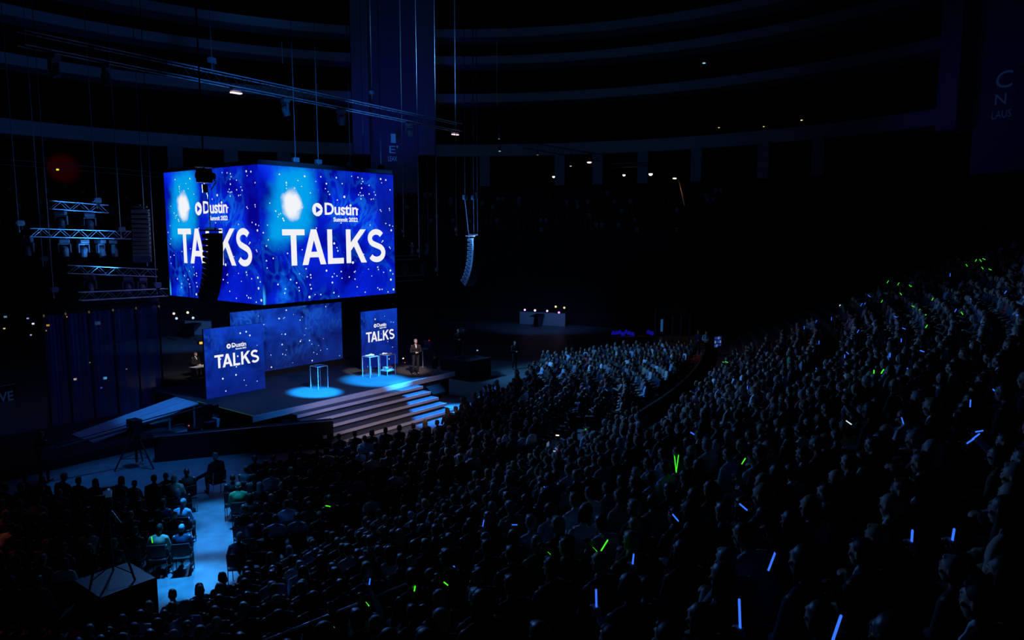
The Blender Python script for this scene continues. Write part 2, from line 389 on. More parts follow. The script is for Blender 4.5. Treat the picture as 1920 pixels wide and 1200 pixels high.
def poly_obj(name,polys,m,parent,s,x,z,y=-0.012):
    f=MB()
    for q in polys: f.poly([(a*s,0,b*s) for a,b in q])
    return f.build(name,m,parent,loc=(x,y,z))
def logo(parent,s,x,z,stars=True):   # s=1 is the size on the cube face; x,z of TALKS lower left
    poly_obj('headline_lettering',talks(),M['letters'],parent,s,x,z)
    # hexagonal play mark
    hexa=[(0.30*math.cos(R(90+60*k)),0.30*math.sin(R(90+60*k))) for k in range(6)]
    hexa=[]
    for k in range(6):
        a=R(90+60*k)
        for d in (-14,14): hexa.append((0.285*math.cos(a+R(d))*1.02,0.30*math.sin(a+R(d))))
    poly_obj('logo_mark',[hexa],M['letters'],parent,s,x+s*1.90,z+s*2.46)
    poly_obj('logo_triangle',[[(-0.09,-0.15),(0.17,0.0),(-0.09,0.15)]],M['led_blue'],parent,s,x+s*1.90,z+s*2.46,y=-0.02)
    place_text(text_mesh('Dustin',1.0,0.022,space=0.95),'logo_lettering',M['letters'],parent,x+s*2.30,z+s*2.23,s*1.92,ht=s*0.55)
    place_text(text_mesh('Summit 2022',1.0,0.035),'subtitle_lettering',M['letters'],parent,x+s*2.78,z+s*1.93,s*1.44,y=-0.013,ht=s*0.20)
STARS=[(475,71,1),(187,115,1),(390,131,1.3),(520,135,1),(645,142,1.2),(565,190,1.3),(692,190,1),(243,183,1.2),(244,203,.8),(243,228,.8),(309,226,1),(336,165,.8),(366,212,.8),(436,265,.9),(557,230,.8),(579,255,.8),(590,276,1),(480,172,.7),(775,98,1),(793,103,1.5),(814,106,1),(768,131,.8),(818,140,1),(851,150,1),(857,173,1),(846,190,.8),(848,226,1.2),(1001,153,1.5),(1042,161,1.3),(1008,184,.8),(908,204,.9),(836,262,.9),(824,280,1),(843,286,1),(860,284,1),(843,313,1),(908,273,1),(948,257,.8),(959,281,1),(925,316,1),(942,313,.8),(1076,240,1),(709,296,1.8),(653,322,1),(998,401,1),(1005,412,.8),(1071,390,1),(1073,404,.8),(817,396,1.2),(158,410,1),(197,431,.8),(183,438,.8),(176,456,.7),(110,347,.8),(372,382,.8),(339,425,.8),(216,470,1.2),(223,486,1.2),(92,523,.8),(58,585,1),(98,642,.9),(83,691,1),(485,547,1),(683,506,1),(916,522,.9),(1042,510,1),(1073,524,1.2),(1098,532,.8),(1086,565,1.6),(628,670,1.7),(650,705,1),(657,730,1.2),(520,721,.8),(370,721,.8),(253,750,1),(1018,650,1.2),(1010,660,.8),(1072,700,1),(1078,710,.8),(865,757,.8),(138,790,1),(84,810,1),(89,868,.9),(778,824,2),(402,874,1),(566,889,1.5),(684,896,1.1),(438,923,1.2),(411,938,1),(441,946,1),(613,938,1.2),(628,913,.8),(650,932,.9),(690,950,.9),(749,940,1.1),(790,900,1),(798,893,.8),(795,957,1),(904,877,.8),(978,861,1.2),(983,880,1),(1079,888,1.6),(1025,902,1),(930,932,.8),(1099,915,1),(278,961,1.1),(349,914,.8),(326,987,1.1),(613,985,1.4),(176,1000,1.2),(435,1003,1.1),(443,1034,1.2),(345,1024,.9),(348,1050,.9),(236,1036,1),(231,1070,1),(813,1020,1),(877,1062,1),(978,1027,1),(993,1040,1.3),(1012,1039,1),(626,1066,1.2),(429,1101,1.8),(474,1081,.8),(520,1081,1),(513,1115,1),(664,1095,.9),(1060,1060,1),(1083,961,1.8),(1104,1040,1.8)]
CX0,CX1,CY0,CY1,CZ0,CZ1=17.87,25.3,27.0,34.6,5.5,11.25
st=[]
for a,b,s in STARS:
    v=PY(480+a/4.285,300+b/4.285,27.0); st.append(((v.x-CX0)/(CX1-CX0),(v.z-CZ0)/(CZ1-CZ0),s))
def star_obj(fc,w_,h_,lst,rad,m):   # star dots belong to the picture: same mesh, second material
    me=fc.data; bm=bmesh.new(); bm.from_mesh(me); me.materials.append(m)
    for u,v,s in lst:
        if not(0.005<u<0.995 and 0.01<v<0.99): continue
        r=rad*s; f=bm.faces.new([bm.verts.new((u*w_+r*math.cos(k*math.pi/3),-0.006,v*h_+r*math.sin(k*math.pi/3))) for k in range(6)]); f.material_index=1
    bm.to_mesh(me); bm.free()
cube=empty('led_cube',((CX0+CX1)/2,(CY0+CY1)/2,CZ0),0,'huge hanging LED cube showing a blue starry sky and the word TALKS','video screen')
f=MB(); f.box((0,0,(CZ1-CZ0)/2),(CX1-CX0-0.16,CY1-CY0-0.16,CZ1-CZ0-0.04)); f.build('cabinet_frame',M['matte'],cube)
f=MB()
for x in (-3.6,3.6): f.b2((x-0.06,-3.7,5.75),(x+0.06,3.7,5.95))
for y in (-3.7,3.7): f.b2((-3.7,y-0.06,5.75),(3.7,y+0.06,5.95))
f.build('top_frame',M['matte'],cube)
hw=(CX1-CX0)/2; hd=(CY1-CY0)/2
for (lx,ly,rz,wd) in ((-hw,-hd,0,2*hw),(-hw,hd,-90,2*hd),(hw,-hd,90,2*hd),(hw,hd,180,2*hw)):
    fc=face('screen_face',M['neb_cube'],cube,wd,CZ1-CZ0,(lx,ly,0),R(rz))
    logo(fc,1.0*wd/7.6,1.03,1.58); star_obj(fc,wd,CZ1-CZ0,st,0.033,M['star'])
# stage screens
def stage_screen(x0,x1,y,z0,z1,m,label,seed,logo_s=None,lx=0,lz=0,n=14,th=0.12,name='led_screen'):
    e=empty(name,(x0,y,z0),0,label,'video screen')
    f=MB(); f.b2((0,0.004,0),(x1-x0,th,z1-z0)); f.build('cabinet',M['matte'],e,bevel=0.01)
    fc=face('screen_face',m,e,x1-x0,z1-z0,(0,0,0),0)
    if logo_s: logo(fc,logo_s,lx,lz)
    rs=random.Random(seed); star_obj(fc,x1-x0,z1-z0,[(rs.uniform(.03,.97),rs.uniform(.04,.97),rs.choice((.6,.8,1,1.4))) for _ in range(n)],0.030,M['star'])
    return e
stage_screen(17.0,19.95,30.25,1.2,4.3,M['neb_side'],'tall blue LED screen reading TALKS at the left end of the stage',3,0.375,0.45,1.30,18)
stage_screen(25.8,28.4,30.2,1.2,4.3,M['neb_side'],'narrow blue LED screen reading TALKS behind the clear podiums',5,0.345,0.32,1.42,12)
stage_screen(19.65,26.4,32.5,1.5,4.65,M['neb_mid'],'wide blue starry LED wall at the back of the stage',11,None,n=44)
f=MB(); f.b2((19.7,32.56,1.2),(26.35,32.8,1.5)); tag(f.build('screen_base',M['matte']),'low black base under the wide back LED wall','screen base')

# ------------------------------------------------------------ stage
S0,S1=16.5,28.4
stg=empty('stage',(22.45,29.5,0),0,'raised dark stage deck with pale edge and steps towards the audience','stage')
def sb(a,b,name,m,**k):
    f=MB(); f.b2((a[0]-22.45,a[1]-29.5,a[2]),(b[0]-22.45,b[1]-29.5,b[2])); return f.build(name,m,stg,**k)
sb((S0,26.0,0.98),(S1,34.2,1.2),'deck',M['carpet'])
sb((S0-0.03,25.93,0.97),(S1+0.03,25.998,1.215),'fascia',M['fascia'])
sb((S0+0.1,26.25,0),(S1-0.1,34.1,0.975),'skirt',M['black'])
sb((S0,26.0,1.2),(S0+0.06,30.2,1.21),'edge_tape',M['tape'])
for k in range(5):
    z=1.0-0.2*k; yf=25.42-0.55*k; xr=25.55-0.03*k
    st_=sb((18.2,yf+0.03,z-0.10),(xr,26.2,z-0.005),'step',M['tread'])
    f=MB(); f.b2((18.2-22.45,yf-29.5,z-0.13),(xr-22.45,yf+0.03-29.5,z)); f.build('step_fascia',M['fascia'],st_)
# black draped barrier left of the steps
def boxbetween(a,b,th,z0,z1,name,m,label,cat,kind=None,bevel=0.0):
    a=Vector((*a,0)); b=Vector((*b,0)); d=b-a; e=MB(); e.box((0,0,(z1-z0)/2),(d.length,th,z1-z0))
    o=e.build(name,m,loc=((a+b)/2+Vector((0,0,z0))),rz=math.atan2(d.y,d.x),bevel=bevel)
    if kind: struct(o)
    else: tag(o,label,cat)
    return o
bar=boxbetween((13.1,27.15),(18.75,23.85),0.5,0,0.95,'draped_barrier',M['black'],'long black draped barrier running from the jib camera to the stage steps','barrier')
f=MB(); f.box((0,-0.2,0.965),(6.55,0.06,0.03)); f.build('metal_ledge',M['steel'],bar)
# side deck, ramp, flight gear
boxbetween((7.0,31.5),(14.9,31.5),5.0,0,0.38,'side_deck',M['matte'],'low dark side deck left of the stage in front of the gauze','platform')
rp=empty('ramp',(14,31.0,0),0,'pale two board ramp climbing from the side deck to the stage','ramp')
for yy in (-0.49,0.49):
    f=MB(); q=[(-1.9,yy-0.46,0.42),(2.5,yy-0.46,1.17),(2.5,yy+0.46,1.17),(-1.9,yy+0.46,0.42)]
    lo=[(x,y,z-0.06) for x,y,z in q]; vs=[f.bm.verts.new(p) for p in q+lo]
    for idx in ((0,1,2,3),(7,6,5,4),(0,4,5,1),(1,5,6,2),(2,6,7,3),(3,7,4,0)): f.bm.faces.new([vs[i] for i in idx])
    f.build('ramp_board',M['ramp'],rp)
f=MB()
for x in (-1.4,-0.3,1.2,2.3): 
    for y in (-0.9,0.9): f.b2((x-0.03,y-0.03,0),(x+0.03,y+0.03,0.42+0.75*(x+1.9)/4.4-0.07))
f.build('ramp_leg',M['steel'],rp)
# ------------------------------------------------------------ people
def evalmesh(me,mods):
    o=bpy.data.objects.new('tmp',me); C.objects.link(o)
    for t,kw in mods:
        md=o.modifiers.new(t,t)
        for k,v in kw.items(): setattr(md,k,v)
    dg=bpy.context.evaluated_depsgraph_get(); dg.update()
    r=bpy.data.meshes.new_from_object(o.evaluated_get(dg)); bpy.data.objects.remove(o)
    return r
def fuse(mb,name,vox,sm=4):
    me=mb.mesh(name); r=evalmesh(me,[('REMESH',dict(mode='VOXEL',voxel_size=vox,use_smooth_shade=True)),('SMOOTH',dict(factor=0.5,iterations=sm)),('DECIMATE',dict(ratio=0.4))])
    bpy.data.meshes.remove(me)
    r.name=name
    for p in r.polygons: p.use_smooth=True
    return r
V=Vector
def head_parts(mb,hc,pitch):
    rm=Matrix.Translation(hc)@Euler((pitch,0,0)).to_matrix().to_4x4()
    def e(c,r,rot=(0,0,0)):
        m=rm@Matrix.Translation(c)@Euler(rot).to_matrix().to_4x4()@Matrix.Diagonal((*r,1)); bmesh.ops.create_uvsphere(mb.bm,u_segments=16,v_segments=10,radius=1,matrix=m)
    e((0,-0.005,0.035),(0.074,0.094,0.088)); e((0,0.025,-0.035),(0.058,0.068,0.075)); e((0,0.055,-0.085),(0.028,0.026,0.022))
    e((0,0.082,0.052),(0.050,0.016,0.012)); e((0,0.094,0.002),(0.010,0.014,0.028),(R(-14),0,0)); e((0,0.101,-0.016),(0.014,0.012,0.009))
    e((0,0.088,-0.048),(0.026,0.012,0.007)); e((0,0.087,-0.058),(0.022,0.011,0.007))
    for s in (-1,1):
        e((s*0.076,-0.008,0.0),(0.009,0.018,0.032),(0,0,s*0.3)); e((s*0.045,0.068,-0.01),(0.020,0.016,0.016))
    return rm
def hand_parts(mb,w_,d,up,side,curl=0.6,ln=1.0):
    # palm plus five separate fingers; d = hand direction, up = back of hand normal, side = +1/-1 thumb side
    d=d.normalized(); up=(up-up.dot(d)*d).normalized(); sd=d.cross(up).normalized()*side
    mb.cap(w_,0.026,w_+d*0.03,0.028)
    for k in range(4):
        o=w_+d*0.03+sd*(0.030-0.020*k); mb.cap(o,0.014,o+d*0.055,0.012,8)
        L=(0.038,0.043,0.040,0.031)[k]*ln; b=o+d*0.058
        d1=(d*math.cos(curl)-up*math.sin(curl)); d2=(d*math.cos(curl*2.1)-up*math.sin(curl*2.1))
        m=b+d1*L; mb.cap(b,0.0095,m,0.0088,8); mb.cap(m,0.0088,m+d2*L*0.85,0.0075,8)
    t0=w_+d*0.018+sd*0.028; t1=t0+(sd*0.75+d*0.6-up*0.2).normalized()*0.042; t2=t1+(d*0.85+sd*0.15-up*0.4).normalized()*0.034
    mb.cap(t0,0.013,t1,0.011,8); mb.cap(t1,0.011,t2,0.009,8)
def make_pose(nm,J,vox=0.0075):
    """J: joint positions; returns dict of meshes"""
    pel,bel,che,nek,hc=V(J['pel']),V(J['bel']),V(J['che']),V(J['nek']),V(J['head']); out={}
    sh=[V(J['sh'][0]),V(J['sh'][1])]; el=[V(J['el'][0]),V(J['el'][1])]; wr=[V(J['wr'][0]),V(J['wr'][1])]
    hp=[pel+V((-0.095,0.0,-0.02)),pel+V((0.095,0.0,-0.02))]; kn=[V(q) for q in J['kn']]; an=[V(q) for q in J['an']]
    lean=J.get('lean',0.0); hpt=J.get('hp',0.0)
    b=MB(); rm=head_parts(b,hc,hpt)
    b.cap(nek-V((0,0.01,0.03)),0.056,hc+V((0,-0.018,-0.06)),0.05)
    b.ell(pel,(0.155,0.105,0.11)); b.ell(bel,(0.14,0.095,0.15)); b.ell(che,(0.165,0.105,0.17),(-lean,0,0)); b.cap(sh[0]*0.8+sh[1]*0.2,0.055,sh[1]*0.8+sh[0]*0.2,0.055)
    for i in (0,1):
        s=-1 if i==0 else 1
        b.cap(sh[i],0.052,el[i],0.038); b.cap(el[i],0.038,wr[i],0.026)
        hd=V(J['hd'][i]) if 'hd' in J else (wr[i]-el[i]); up=V(J['up'][i]) if 'up' in J else V((0,0,1))
        hand_parts(b,wr[i],hd,up,J.get('ths',(1,-1))[i],J.get('curl',0.6))
        b.cap(hp[i],0.078,kn[i],0.052); b.cap(kn[i],0.050,an[i]+V((0,0,0.0)),0.034)
        ft=V(J['ft'][i]); b.cap(an[i]-V((0,0,0.02)),0.034,an[i]+ft*0.5-V((0,0,0.045)),0.026); b.cap(an[i]+ft*0.5-V((0,0,0.045)),0.028,an[i]+ft*0.9-V((0,0,0.055)),0.022)
    me=fuse(b,'body',vox,3); me.materials.append(M['skin']); me.materials.append(M['eye']); me.materials.append(M['lip'])
    inv=rm.inverted()
    eyes=[V((-0.030,0.088,0.018)),V((0.030,0.088,0.018))]
    for p in me.polygons:
        q=inv@p.center
        if q.y>0.05 and abs(q.z)<0.1:
            if any((V((q.x,0,q.z))-V((e.x,0,e.z))).length<0.010 for e in eyes): p.material_index=1
            elif abs(q.x)<0.024 and abs(q.z+0.052)<0.009: p.material_index=2
    out['body']=me
    t=MB(); g=0.018
    t.ell(pel+V((0,0,0.05)),(0.165+g/2,0.115+g,0.11)); t.ell(bel,(0.152+g,0.108+g,0.16)); t.ell(che,(0.178+g,0.115+g,0.18),(-lean,0,0)); t.cap(sh[0]*0.85+sh[1]*0.15+V((0,0,-0.02)),0.062,sh[1]*0.85+sh[0]*0.15+V((0,0,-0.02)),0.062)
    t.cap(nek+V((0,-0.01,-0.045)),0.072,nek+V((0,-0.012,0.005)),0.060)
    for i in (0,1):
        t.cap(nek+V((0,-0.012,-0.03)),0.060,nek*0.35+sh[i]*0.65+V((0,0,-0.012)),0.062)
        t.cap(sh[i]+V((0,0,-0.015)),0.064,el[i],0.052); t.cap(el[i],0.051,wr[i]-(wr[i]-el[i]).normalized()*0.015,0.038)
    out['jacket']=fuse(t,'jacket',0.012,3)
    t=MB(); t.ell(pel,(0.172,0.125,0.115))
    for i in (0,1): t.cap(hp[i],0.093,kn[i],0.066); t.cap(kn[i],0.066,an[i]+(kn[i]-an[i]).normalized()*0.03,0.052)
    out['trousers']=fuse(t,'trousers',0.013,3)
    for i in (0,1):
        t=MB(); ft=V(J['ft'][i]); o=an[i]-V((0,0,0.04))
        t.cap(an[i]-V((0,0,0.0)),0.042,o-V((0,0,0.01)),0.04); t.ell(o+ft*0.42-V((0,0,0.02)),(0.048,0.05,0.036)); t.cap(o-V((0,0,0.012)),0.038,o+ft*1.0-V((0,0,0.022)),0.03)
        out['shoe%d'%i]=fuse(t,'shoe',0.010,2)
    # shirt front wedge + collar
    t=MB(); nrm=V((0,math.cos(lean),math.sin(lean)*-1))
    top=nek+V((0,0.056,-0.01)); low=che+V((0,0.128,0.0))
    for s in (-1,1): t.cap(top+V((s*0.030,-0.006,0.02)),0.018,low+V((0,0,0.02)),0.012)
    t.cap(top-V((0,0.01,0.03)),0.030,low+V((0,-0.004,0.05)),0.02)
    t.cap(nek+V((0.03,0.02,0.03)),0.032,nek+V((-0.03,0.02,0.03)),0.032)
    out['shirt']=fuse(t,'shirt',0.009,2)
    out['rm']=rm; out['wr']=wr
    return out
def hair_mesh(kind):
    b=MB()
    if kind=='long':
        b.ell((0,-0.022,0.052),(0.090,0.100,0.092)); b.ell((0,-0.055,-0.03),(0.088,0.062,0.13)); b.ell((0,-0.070,-0.13),(0.080,0.042,0.10))
        for s in (-1,1): b.cap((s*0.078,-0.005,0.02),0.022,(s*0.082,0.0,-0.12),0.02)
    elif kind=='bob':
        b.ell((0,-0.022,0.052),(0.092,0.102,0.092)); b.ell((0,-0.045,-0.02),(0.094,0.072,0.085))
        for s in (-1,1): b.cap((s*0.078,0.0,0.03),0.022,(s*0.078,0.008,-0.06),0.018)
    elif kind=='bun':
        b.ell((0,-0.020,0.052),(0.084,0.098,0.086)); b.ell((0,-0.04,0.0),(0.076,0.064,0.06)); b.ell((0,-0.125,0.075),(0.042,0.04,0.04))
    elif kind=='fringe':
        b.ell((0,-0.03,-0.005),(0.082,0.072,0.052)); 
    else:
        b.ell((0,-0.022,0.055),(0.083,0.098,0.086)); b.ell((0,-0.045,0.0),(0.079,0.062,0.062)); b.ell((0,0.045,0.105),(0.055,0.035,0.022))
    m=fuse(b,'hair',0.010,2); return m
def J_sit(**k):
    d=dict(pel=(0,0,0.56),bel=(0,-0.01,0.72),che=(0,-0.02,0.90),nek=(0,-0.01,1.08),head=(0,0.025,1.212),sh=[(-0.185,-0.02,1.01),(0.185,-0.02,1.01)],
      el=[(-0.235,0.02,0.74),(0.235,0.02,0.74)],wr=[(-0.10,0.24,0.665),(0.10,0.24,0.665)],hd=[(0.5,0.75,-0.1),(-0.5,0.75,-0.1)],
      kn=[(-0.12,0.43,0.50),(0.12,0.43,0.50)],an=[(-0.12,0.40,0.10),(0.12,0.40,0.10)],ft=[(-0.03,0.16,0),(0.03,0.16,0)])
    d.update(k); return d
POSES=[
 make_pose('lap',J_sit()),
 make_pose('clasp',J_sit(el=[(-0.25,0.03,0.75),(0.25,0.03,0.75)],wr=[(-0.05,0.24,0.80),(0.06,0.25,0.80)],hd=[(0.8,0.5,0.3),(-0.8,0.5,0.3)],hp=-0.06)),
 make_pose('lean',J_sit(bel=(0,0.06,0.71),che=(0,0.15,0.86),nek=(0,0.25,1.0),head=(0,0.32,1.13),sh=[(-0.18,0.20,0.96),(0.18,0.20,0.96)],el=[(-0.22,0.36,0.70),(0.22,0.36,0.70)],wr=[(-0.06,0.52,0.76),(0.06,0.52,0.76)],hd=[(0.6,0.5,0.2),(-0.6,0.5,0.2)],lean=0.45,hp=-0.1)),
 make_pose('raised',J_sit(el=[(-0.235,0.02,0.74),(0.27,0.22,0.98)],wr=[(-0.10,0.24,0.665),(0.22,0.42,1.16)],hd=[(0.5,0.75,-0.1),(-0.05,0.35,0.9)],up=[(0,0,1),(0,-1,0.3)],curl=0.75)),
 make_pose('crossed',J_sit(wr=[(-0.04,0.22,0.70),(0.08,0.24,0.69)],hd=[(0.8,0.5,0.0),(-0.8,0.5,0.0)],kn=[(-0.12,0.42,0.50),(-0.02,0.44,0.62)],an=[(-0.12,0.38,0.10),(-0.34,0.62,0.46)],ft=[(-0.02,0.16,0),(-0.14,0.09,-0.03)])),
 make_pose('turned',J_sit(head=(0.03,0.035,1.222),el=[(-0.27,0.0,0.75),(0.24,0.06,0.75)],wr=[(-0.14,0.25,0.67),(0.04,0.26,0.67)],hp=0.05)),
]
STAND=make_pose('stand',dict(pel=(0,0,0.96),bel=(0,0,1.12),che=(0,-0.005,1.31),nek=(0,0,1.50),head=(0,0.03,1.645),sh=[(-0.19,0,1.43),(0.19,0,1.43)],
      el=[(-0.26,0.03,1.15),(0.26,0.03,1.15)],wr=[(-0.06,0.24,1.14),(0.07,0.25,1.15)],hd=[(0.8,0.5,0.1),(-0.8,0.5,0.1)],kn=[(-0.10,0.02,0.52),(0.13,0.05,0.52)],an=[(-0.10,-0.02,0.10),(0.15,0.02,0.10)],ft=[(-0.03,0.17,0),(0.05,0.16,0)],hp=-0.08),0.0075)
HAIRS={k:hair_mesh(k) for k in ('short','long','bob','bun','fringe')}
HCOL={'dark':(0.02,0.014,0.01),'brown':(0.07,0.038,0.02),'blond':(0.30,0.21,0.11),'grey':(0.25,0.25,0.26),'red':(0.22,0.06,0.02)}
for k,c in HCOL.items(): M['hair_'+k]=mat('hair_'+k,c,0.45,0,0.25,30)
CLO={'black':(0.012,0.012,0.014),'navy':(0.02,0.03,0.07),'charcoal':(0.04,0.042,0.045),'white':(0.72,0.73,0.75),'light blue':(0.32,0.48,0.66),'grey':(0.22,0.23,0.25),'red':(0.42,0.03,0.04),'beige':(0.45,0.36,0.26),'green':(0.06,0.20,0.07),'burgundy':(0.16,0.02,0.05),'brown':(0.12,0.07,0.04)}
for k,c in CLO.items(): M['cloth_'+k]=mat('cloth_'+k.replace(' ','_'),c,0.85,0,0.12,20,0.2)
M['shoe']=mat('shoe_leather',(0.015,0.012,0.01),0.35)
for P_ in POSES+[STAND]:
    for k,mm in (('jacket','cloth_black'),('trousers','cloth_black'),('shoe0','shoe'),('shoe1','shoe'),('shirt','cloth_white')): P_[k].materials.append(M[mm])
for h in HAIRS.values(): h.materials.append(M['hair_dark'])
MESHES={}
def withmat(me,m):       # one mesh per shape and material, shared by every copy
    k=(me.name,m.name)
    if k not in MESHES:
        c=me.copy(); c.materials[0]=m; MESHES[k]=c
    return MESHES[k]
def person(loc,rz,pose,cloth,hair,hcol,suit,label,group=None,trous=None,scale=1.0,skin='skin',name='person'):
    e=empty(name,loc,rz,label,'person',group); e.scale=(scale,)*3
    def part(k,m,me=None,slot=True):
        o=bpy.data.objects.new(k,withmat(me or pose[k],m)); C.objects.link(o); o.parent=e
        return o
    part('body',M[skin]); part('jacket' if suit else 'top',M['cloth_'+cloth],pose['jacket']); part('trousers',M['cloth_'+(trous or (cloth if suit else 'black'))]); part('shoe',M['shoe'],pose['shoe0']); part('shoe',M['shoe'],pose['shoe1'])
    if suit: part('shirt',M['cloth_white'])
    if hair!='bald':
        h=part('hair',M['hair_'+hcol],HAIRS[hair]); h.matrix_local=pose['rm']
    return e
rng=random.Random(42)
def look():
    suit=rng.random()<0.74
    cloth=rng.choices(['black','navy','charcoal','grey','brown'],[40,25,20,10,5])[0] if suit else rng.choices(['white','light blue','black','red','beige','green','burgundy','grey','navy'],[26,20,18,6,7,3,5,8,7])[0]
    hair=rng.choices(['short','long','bob','bun','bald','fringe'],[58,18,9,5,4,6])[0]
    hcol=rng.choices(['dark','brown','blond','grey','red'],[40,32,14,11,3])[0]
    skin='skin' if rng.random()<0.9 else 'skin_dark'
    pose=rng.choices(range(6),[34,22,12,0,12,20])[0]
    return suit,cloth,hair,hcol,skin,pose
ONES=['zeroth','first','second','third','fourth','fifth','sixth','seventh','eighth','ninth','tenth','eleventh','twelfth','thirteenth','fourteenth','fifteenth','sixteenth','seventeenth','eighteenth','nineteenth']
TENS={2:'twenty',3:'thirty',4:'forty',5:'fifty',6:'sixty',7:'seventy',8:'eighty',9:'ninety'}
def ordw(n):
    if n<20: return ONES[n]
    if n%10==0: return TENS[n//10][:-1]+'ieth'
    if n<100: return TENS[n//10]+'-'+ONES[n%10]
    return 'far'
# ---- seats: floor blocks and near stand
FOCUS=V((22.5,32.0))
floorL=[tuple(PZ(x,y,1.15)[:2]) for x,y in ((-60,915),(60,893),(160,896),(230,905),(330,890),(356,888),(352,960),(345,1010),(290,1052),(180,1088),(100,1115),(-90,1130))]
floorR=[tuple(PZ(x,y,1.15)[:2]) for x,y in ((424,890),(470,866),(560,842),(640,818),(760,799),(810,788),(845,768),(872,748),(905,725),(960,703),(1003,680),(1018,660),(1100,652),(1200,642),(1300,642),(1316,700),(1290,760),(1400,1100),(470,1085),(440,1075))]
gapd=[tuple(PZ(x,y,1.15)[:2]) for x,y in ((1030,760),(1105,745),(1140,800),(1120,838),(1025,848),(1010,820))]
seats=[]  # (x,y,z,rz,block,row,rad)
r=9.0; row=0
while r<40:
    n=int(2*math.pi*r/0.56)
    for i in range(n):
        an=2*math.pi*i/n; x=FOCUS.x+r*math.cos(an); y=FOCUS.y+r*math.sin(an)
        if tierd(x,y)>-0.9 or r>36: continue
        blk='L' if inpoly((x,y),floorL) else ('R' if inpoly((x,y),floorR) and not inpoly((x,y),gapd) else None)
        if not blk: continue
        if blk=='L' and (5.9<x<8.3 and 14.5<y<17.6): continue
        q=project((x,y,1.1))
        if not q or q[0]<-60 or q[0]>1980 or q[1]>1260: continue
        seats.append([x,y,0.0,math.atan2(FOCUS.y-y,FOCUS.x-x)-math.pi/2,blk,row,q])
    r+=0.90; row+=1
for k in range(0,NR):
    if k==8: continue
    X=-13.0; i=0
    while X<51:
        step=0.54/math.sqrt(1+(2*max(0,X-20)/132)**2); X+=step; i+=1
        if i%26 in (0,1): continue
        y=14.5+bend(X)-k*ROW-0.55; z=tierz(k); q=project((X,y,z+1.2))
        if q and ((q[0]>=1371 and q[1]<660-(q[0]-1371)*0.43) or (1200<q[0]<1371 and q[1]<660+(1371-q[0])*1.0)): continue
        if not q or q[2]<3.2 or q[0]<-50 or q[0]>1990 or q[1]>1290: continue
        face_=math.atan2(FOCUS.y-y,FOCUS.x-X)-math.pi/2; face_=max(-1.0,min(1.0,face_))*0.35 if X<20 else max(-0.2,min(1.2,face_))*0.5
        base_=math.atan(2*max(0,X-20)/132)
        seats.append([X,y,z,base_,'T',k,q])
TURN=lambda x,y: max(-0.9,min(1.15,math.atan2(FOCUS.y-y,FOCUS.x-x)-math.pi/2))
# glow sticks: (px,py,length px,angle deg,colour)
c6=lambda a,b:(1300+a/3.077,400+b/3.077)
STICKS=[(900,1130,12,75,'g'),(775,1088,14,95,'g'),(777,1107,14,80,'g'),(686,1130,12,-50,'g'),(633,1180,15,-45,'g'),(812,1196,14,-40,'g'),(833,1092,8,-40,'g'),(1027,1036,14,-45,'g'),(1112,1028,18,-45,'g'),(1133,1023,24,60,'g'),(1266,868,32,97,'g'),(1270,870,34,84,'g'),(1394,865,8,60,'g'),(285,1012,11,95,'g'),(615,949,8,-10,'g'),(1100,805,6,0,'g'),
 (906,982,14,80,'b'),(963,984,6,0,'b'),(851,1035,8,-60,'b'),(846,1059,6,-30,'b'),(697,1073,8,80,'b'),(693,1092,7,80,'b'),(1023,915,8,-40,'b'),(1187,1050,22,85,'b'),(1118,1124,38,92,'b'),(1266,970,18,-50,'b'),(1393,950,20,-40,'b'),(1447,1053,38,72,'b'),(1387,1153,60,94,'b'),(1787,1005,22,85,'b'),(1710,1007,6,90,'b'),(1692,788,10,-70,'b'),(1591,792,13,-35,'w'),(1829,819,10,40,'b'),(1818,828,10,35,'b'),(1834,809,10,10,'b'),(1299,813,5,-30,'b'),(1569,1178,50,75,'b')]
for a,b in ((1122,395),(1183,407),(1171,450),(1197,465),(1250,418),(1262,425),(1380,495),(1088,507),(1268,537),(1303,560),(1338,590),(1345,652),(1550,577),(1577,300),(1630,272),(1657,272),(1677,264),(1668,316),(1712,324),(1042,918),(1091,912),(175,862),(192,858)): STICKS.append((*c6(a,b),5,rng.choice((60,-50,90,-20)),'g'))
for a,b in ((1598,1098),(873,825),(890,806),(917,727),(1200,733),(1468,547),(1513,560),(1606,497),(1801,455),(1482,355),(797,608),(640,660),(950,680),(1215,665),(1163,555),(1168,597),(1186,603),(1135,818),(1235,908),(1015,477),(970,527),(988,524),(715,900),(725,745),(708,625),(1740,1025),(1665,655),(1875,590),(312,1005),(1320,795)): STICKS.append((*c6(a,b),5.5,rng.choice((60,-40,90,-20)),'b'))
M['stick_g']=emit('glow_green',(0.06,0.9,0.02),1.0); M['stick_b']=emit('glow_blue',(0.03,0.15,1.0),1.2); M['stick_w']=emit('glow_white',(0.75,0.9,1.0),1.0)
raised=[]   # people who hold the nearer sticks
def ray_tier(px,py,h):
    rr=ray(px,py); s=0.0015
    while s<0.06:
        x,y,z=rr[0]*s,rr[1]*s,EYE+rr[2]*s; d=tierd(x,y)
        zz=(0 if d<0 else d*RISE/ROW)+h
        if z<=zz: return V((x,y,z)),d
        s+=0.00002
    return V((rr[0]*s,rr[1]*s,max(EYE+rr[2]*s,h))),tierd(rr[0]*s,rr[1]*s)
CN={'g':'green','b':'blue','w':'white'}
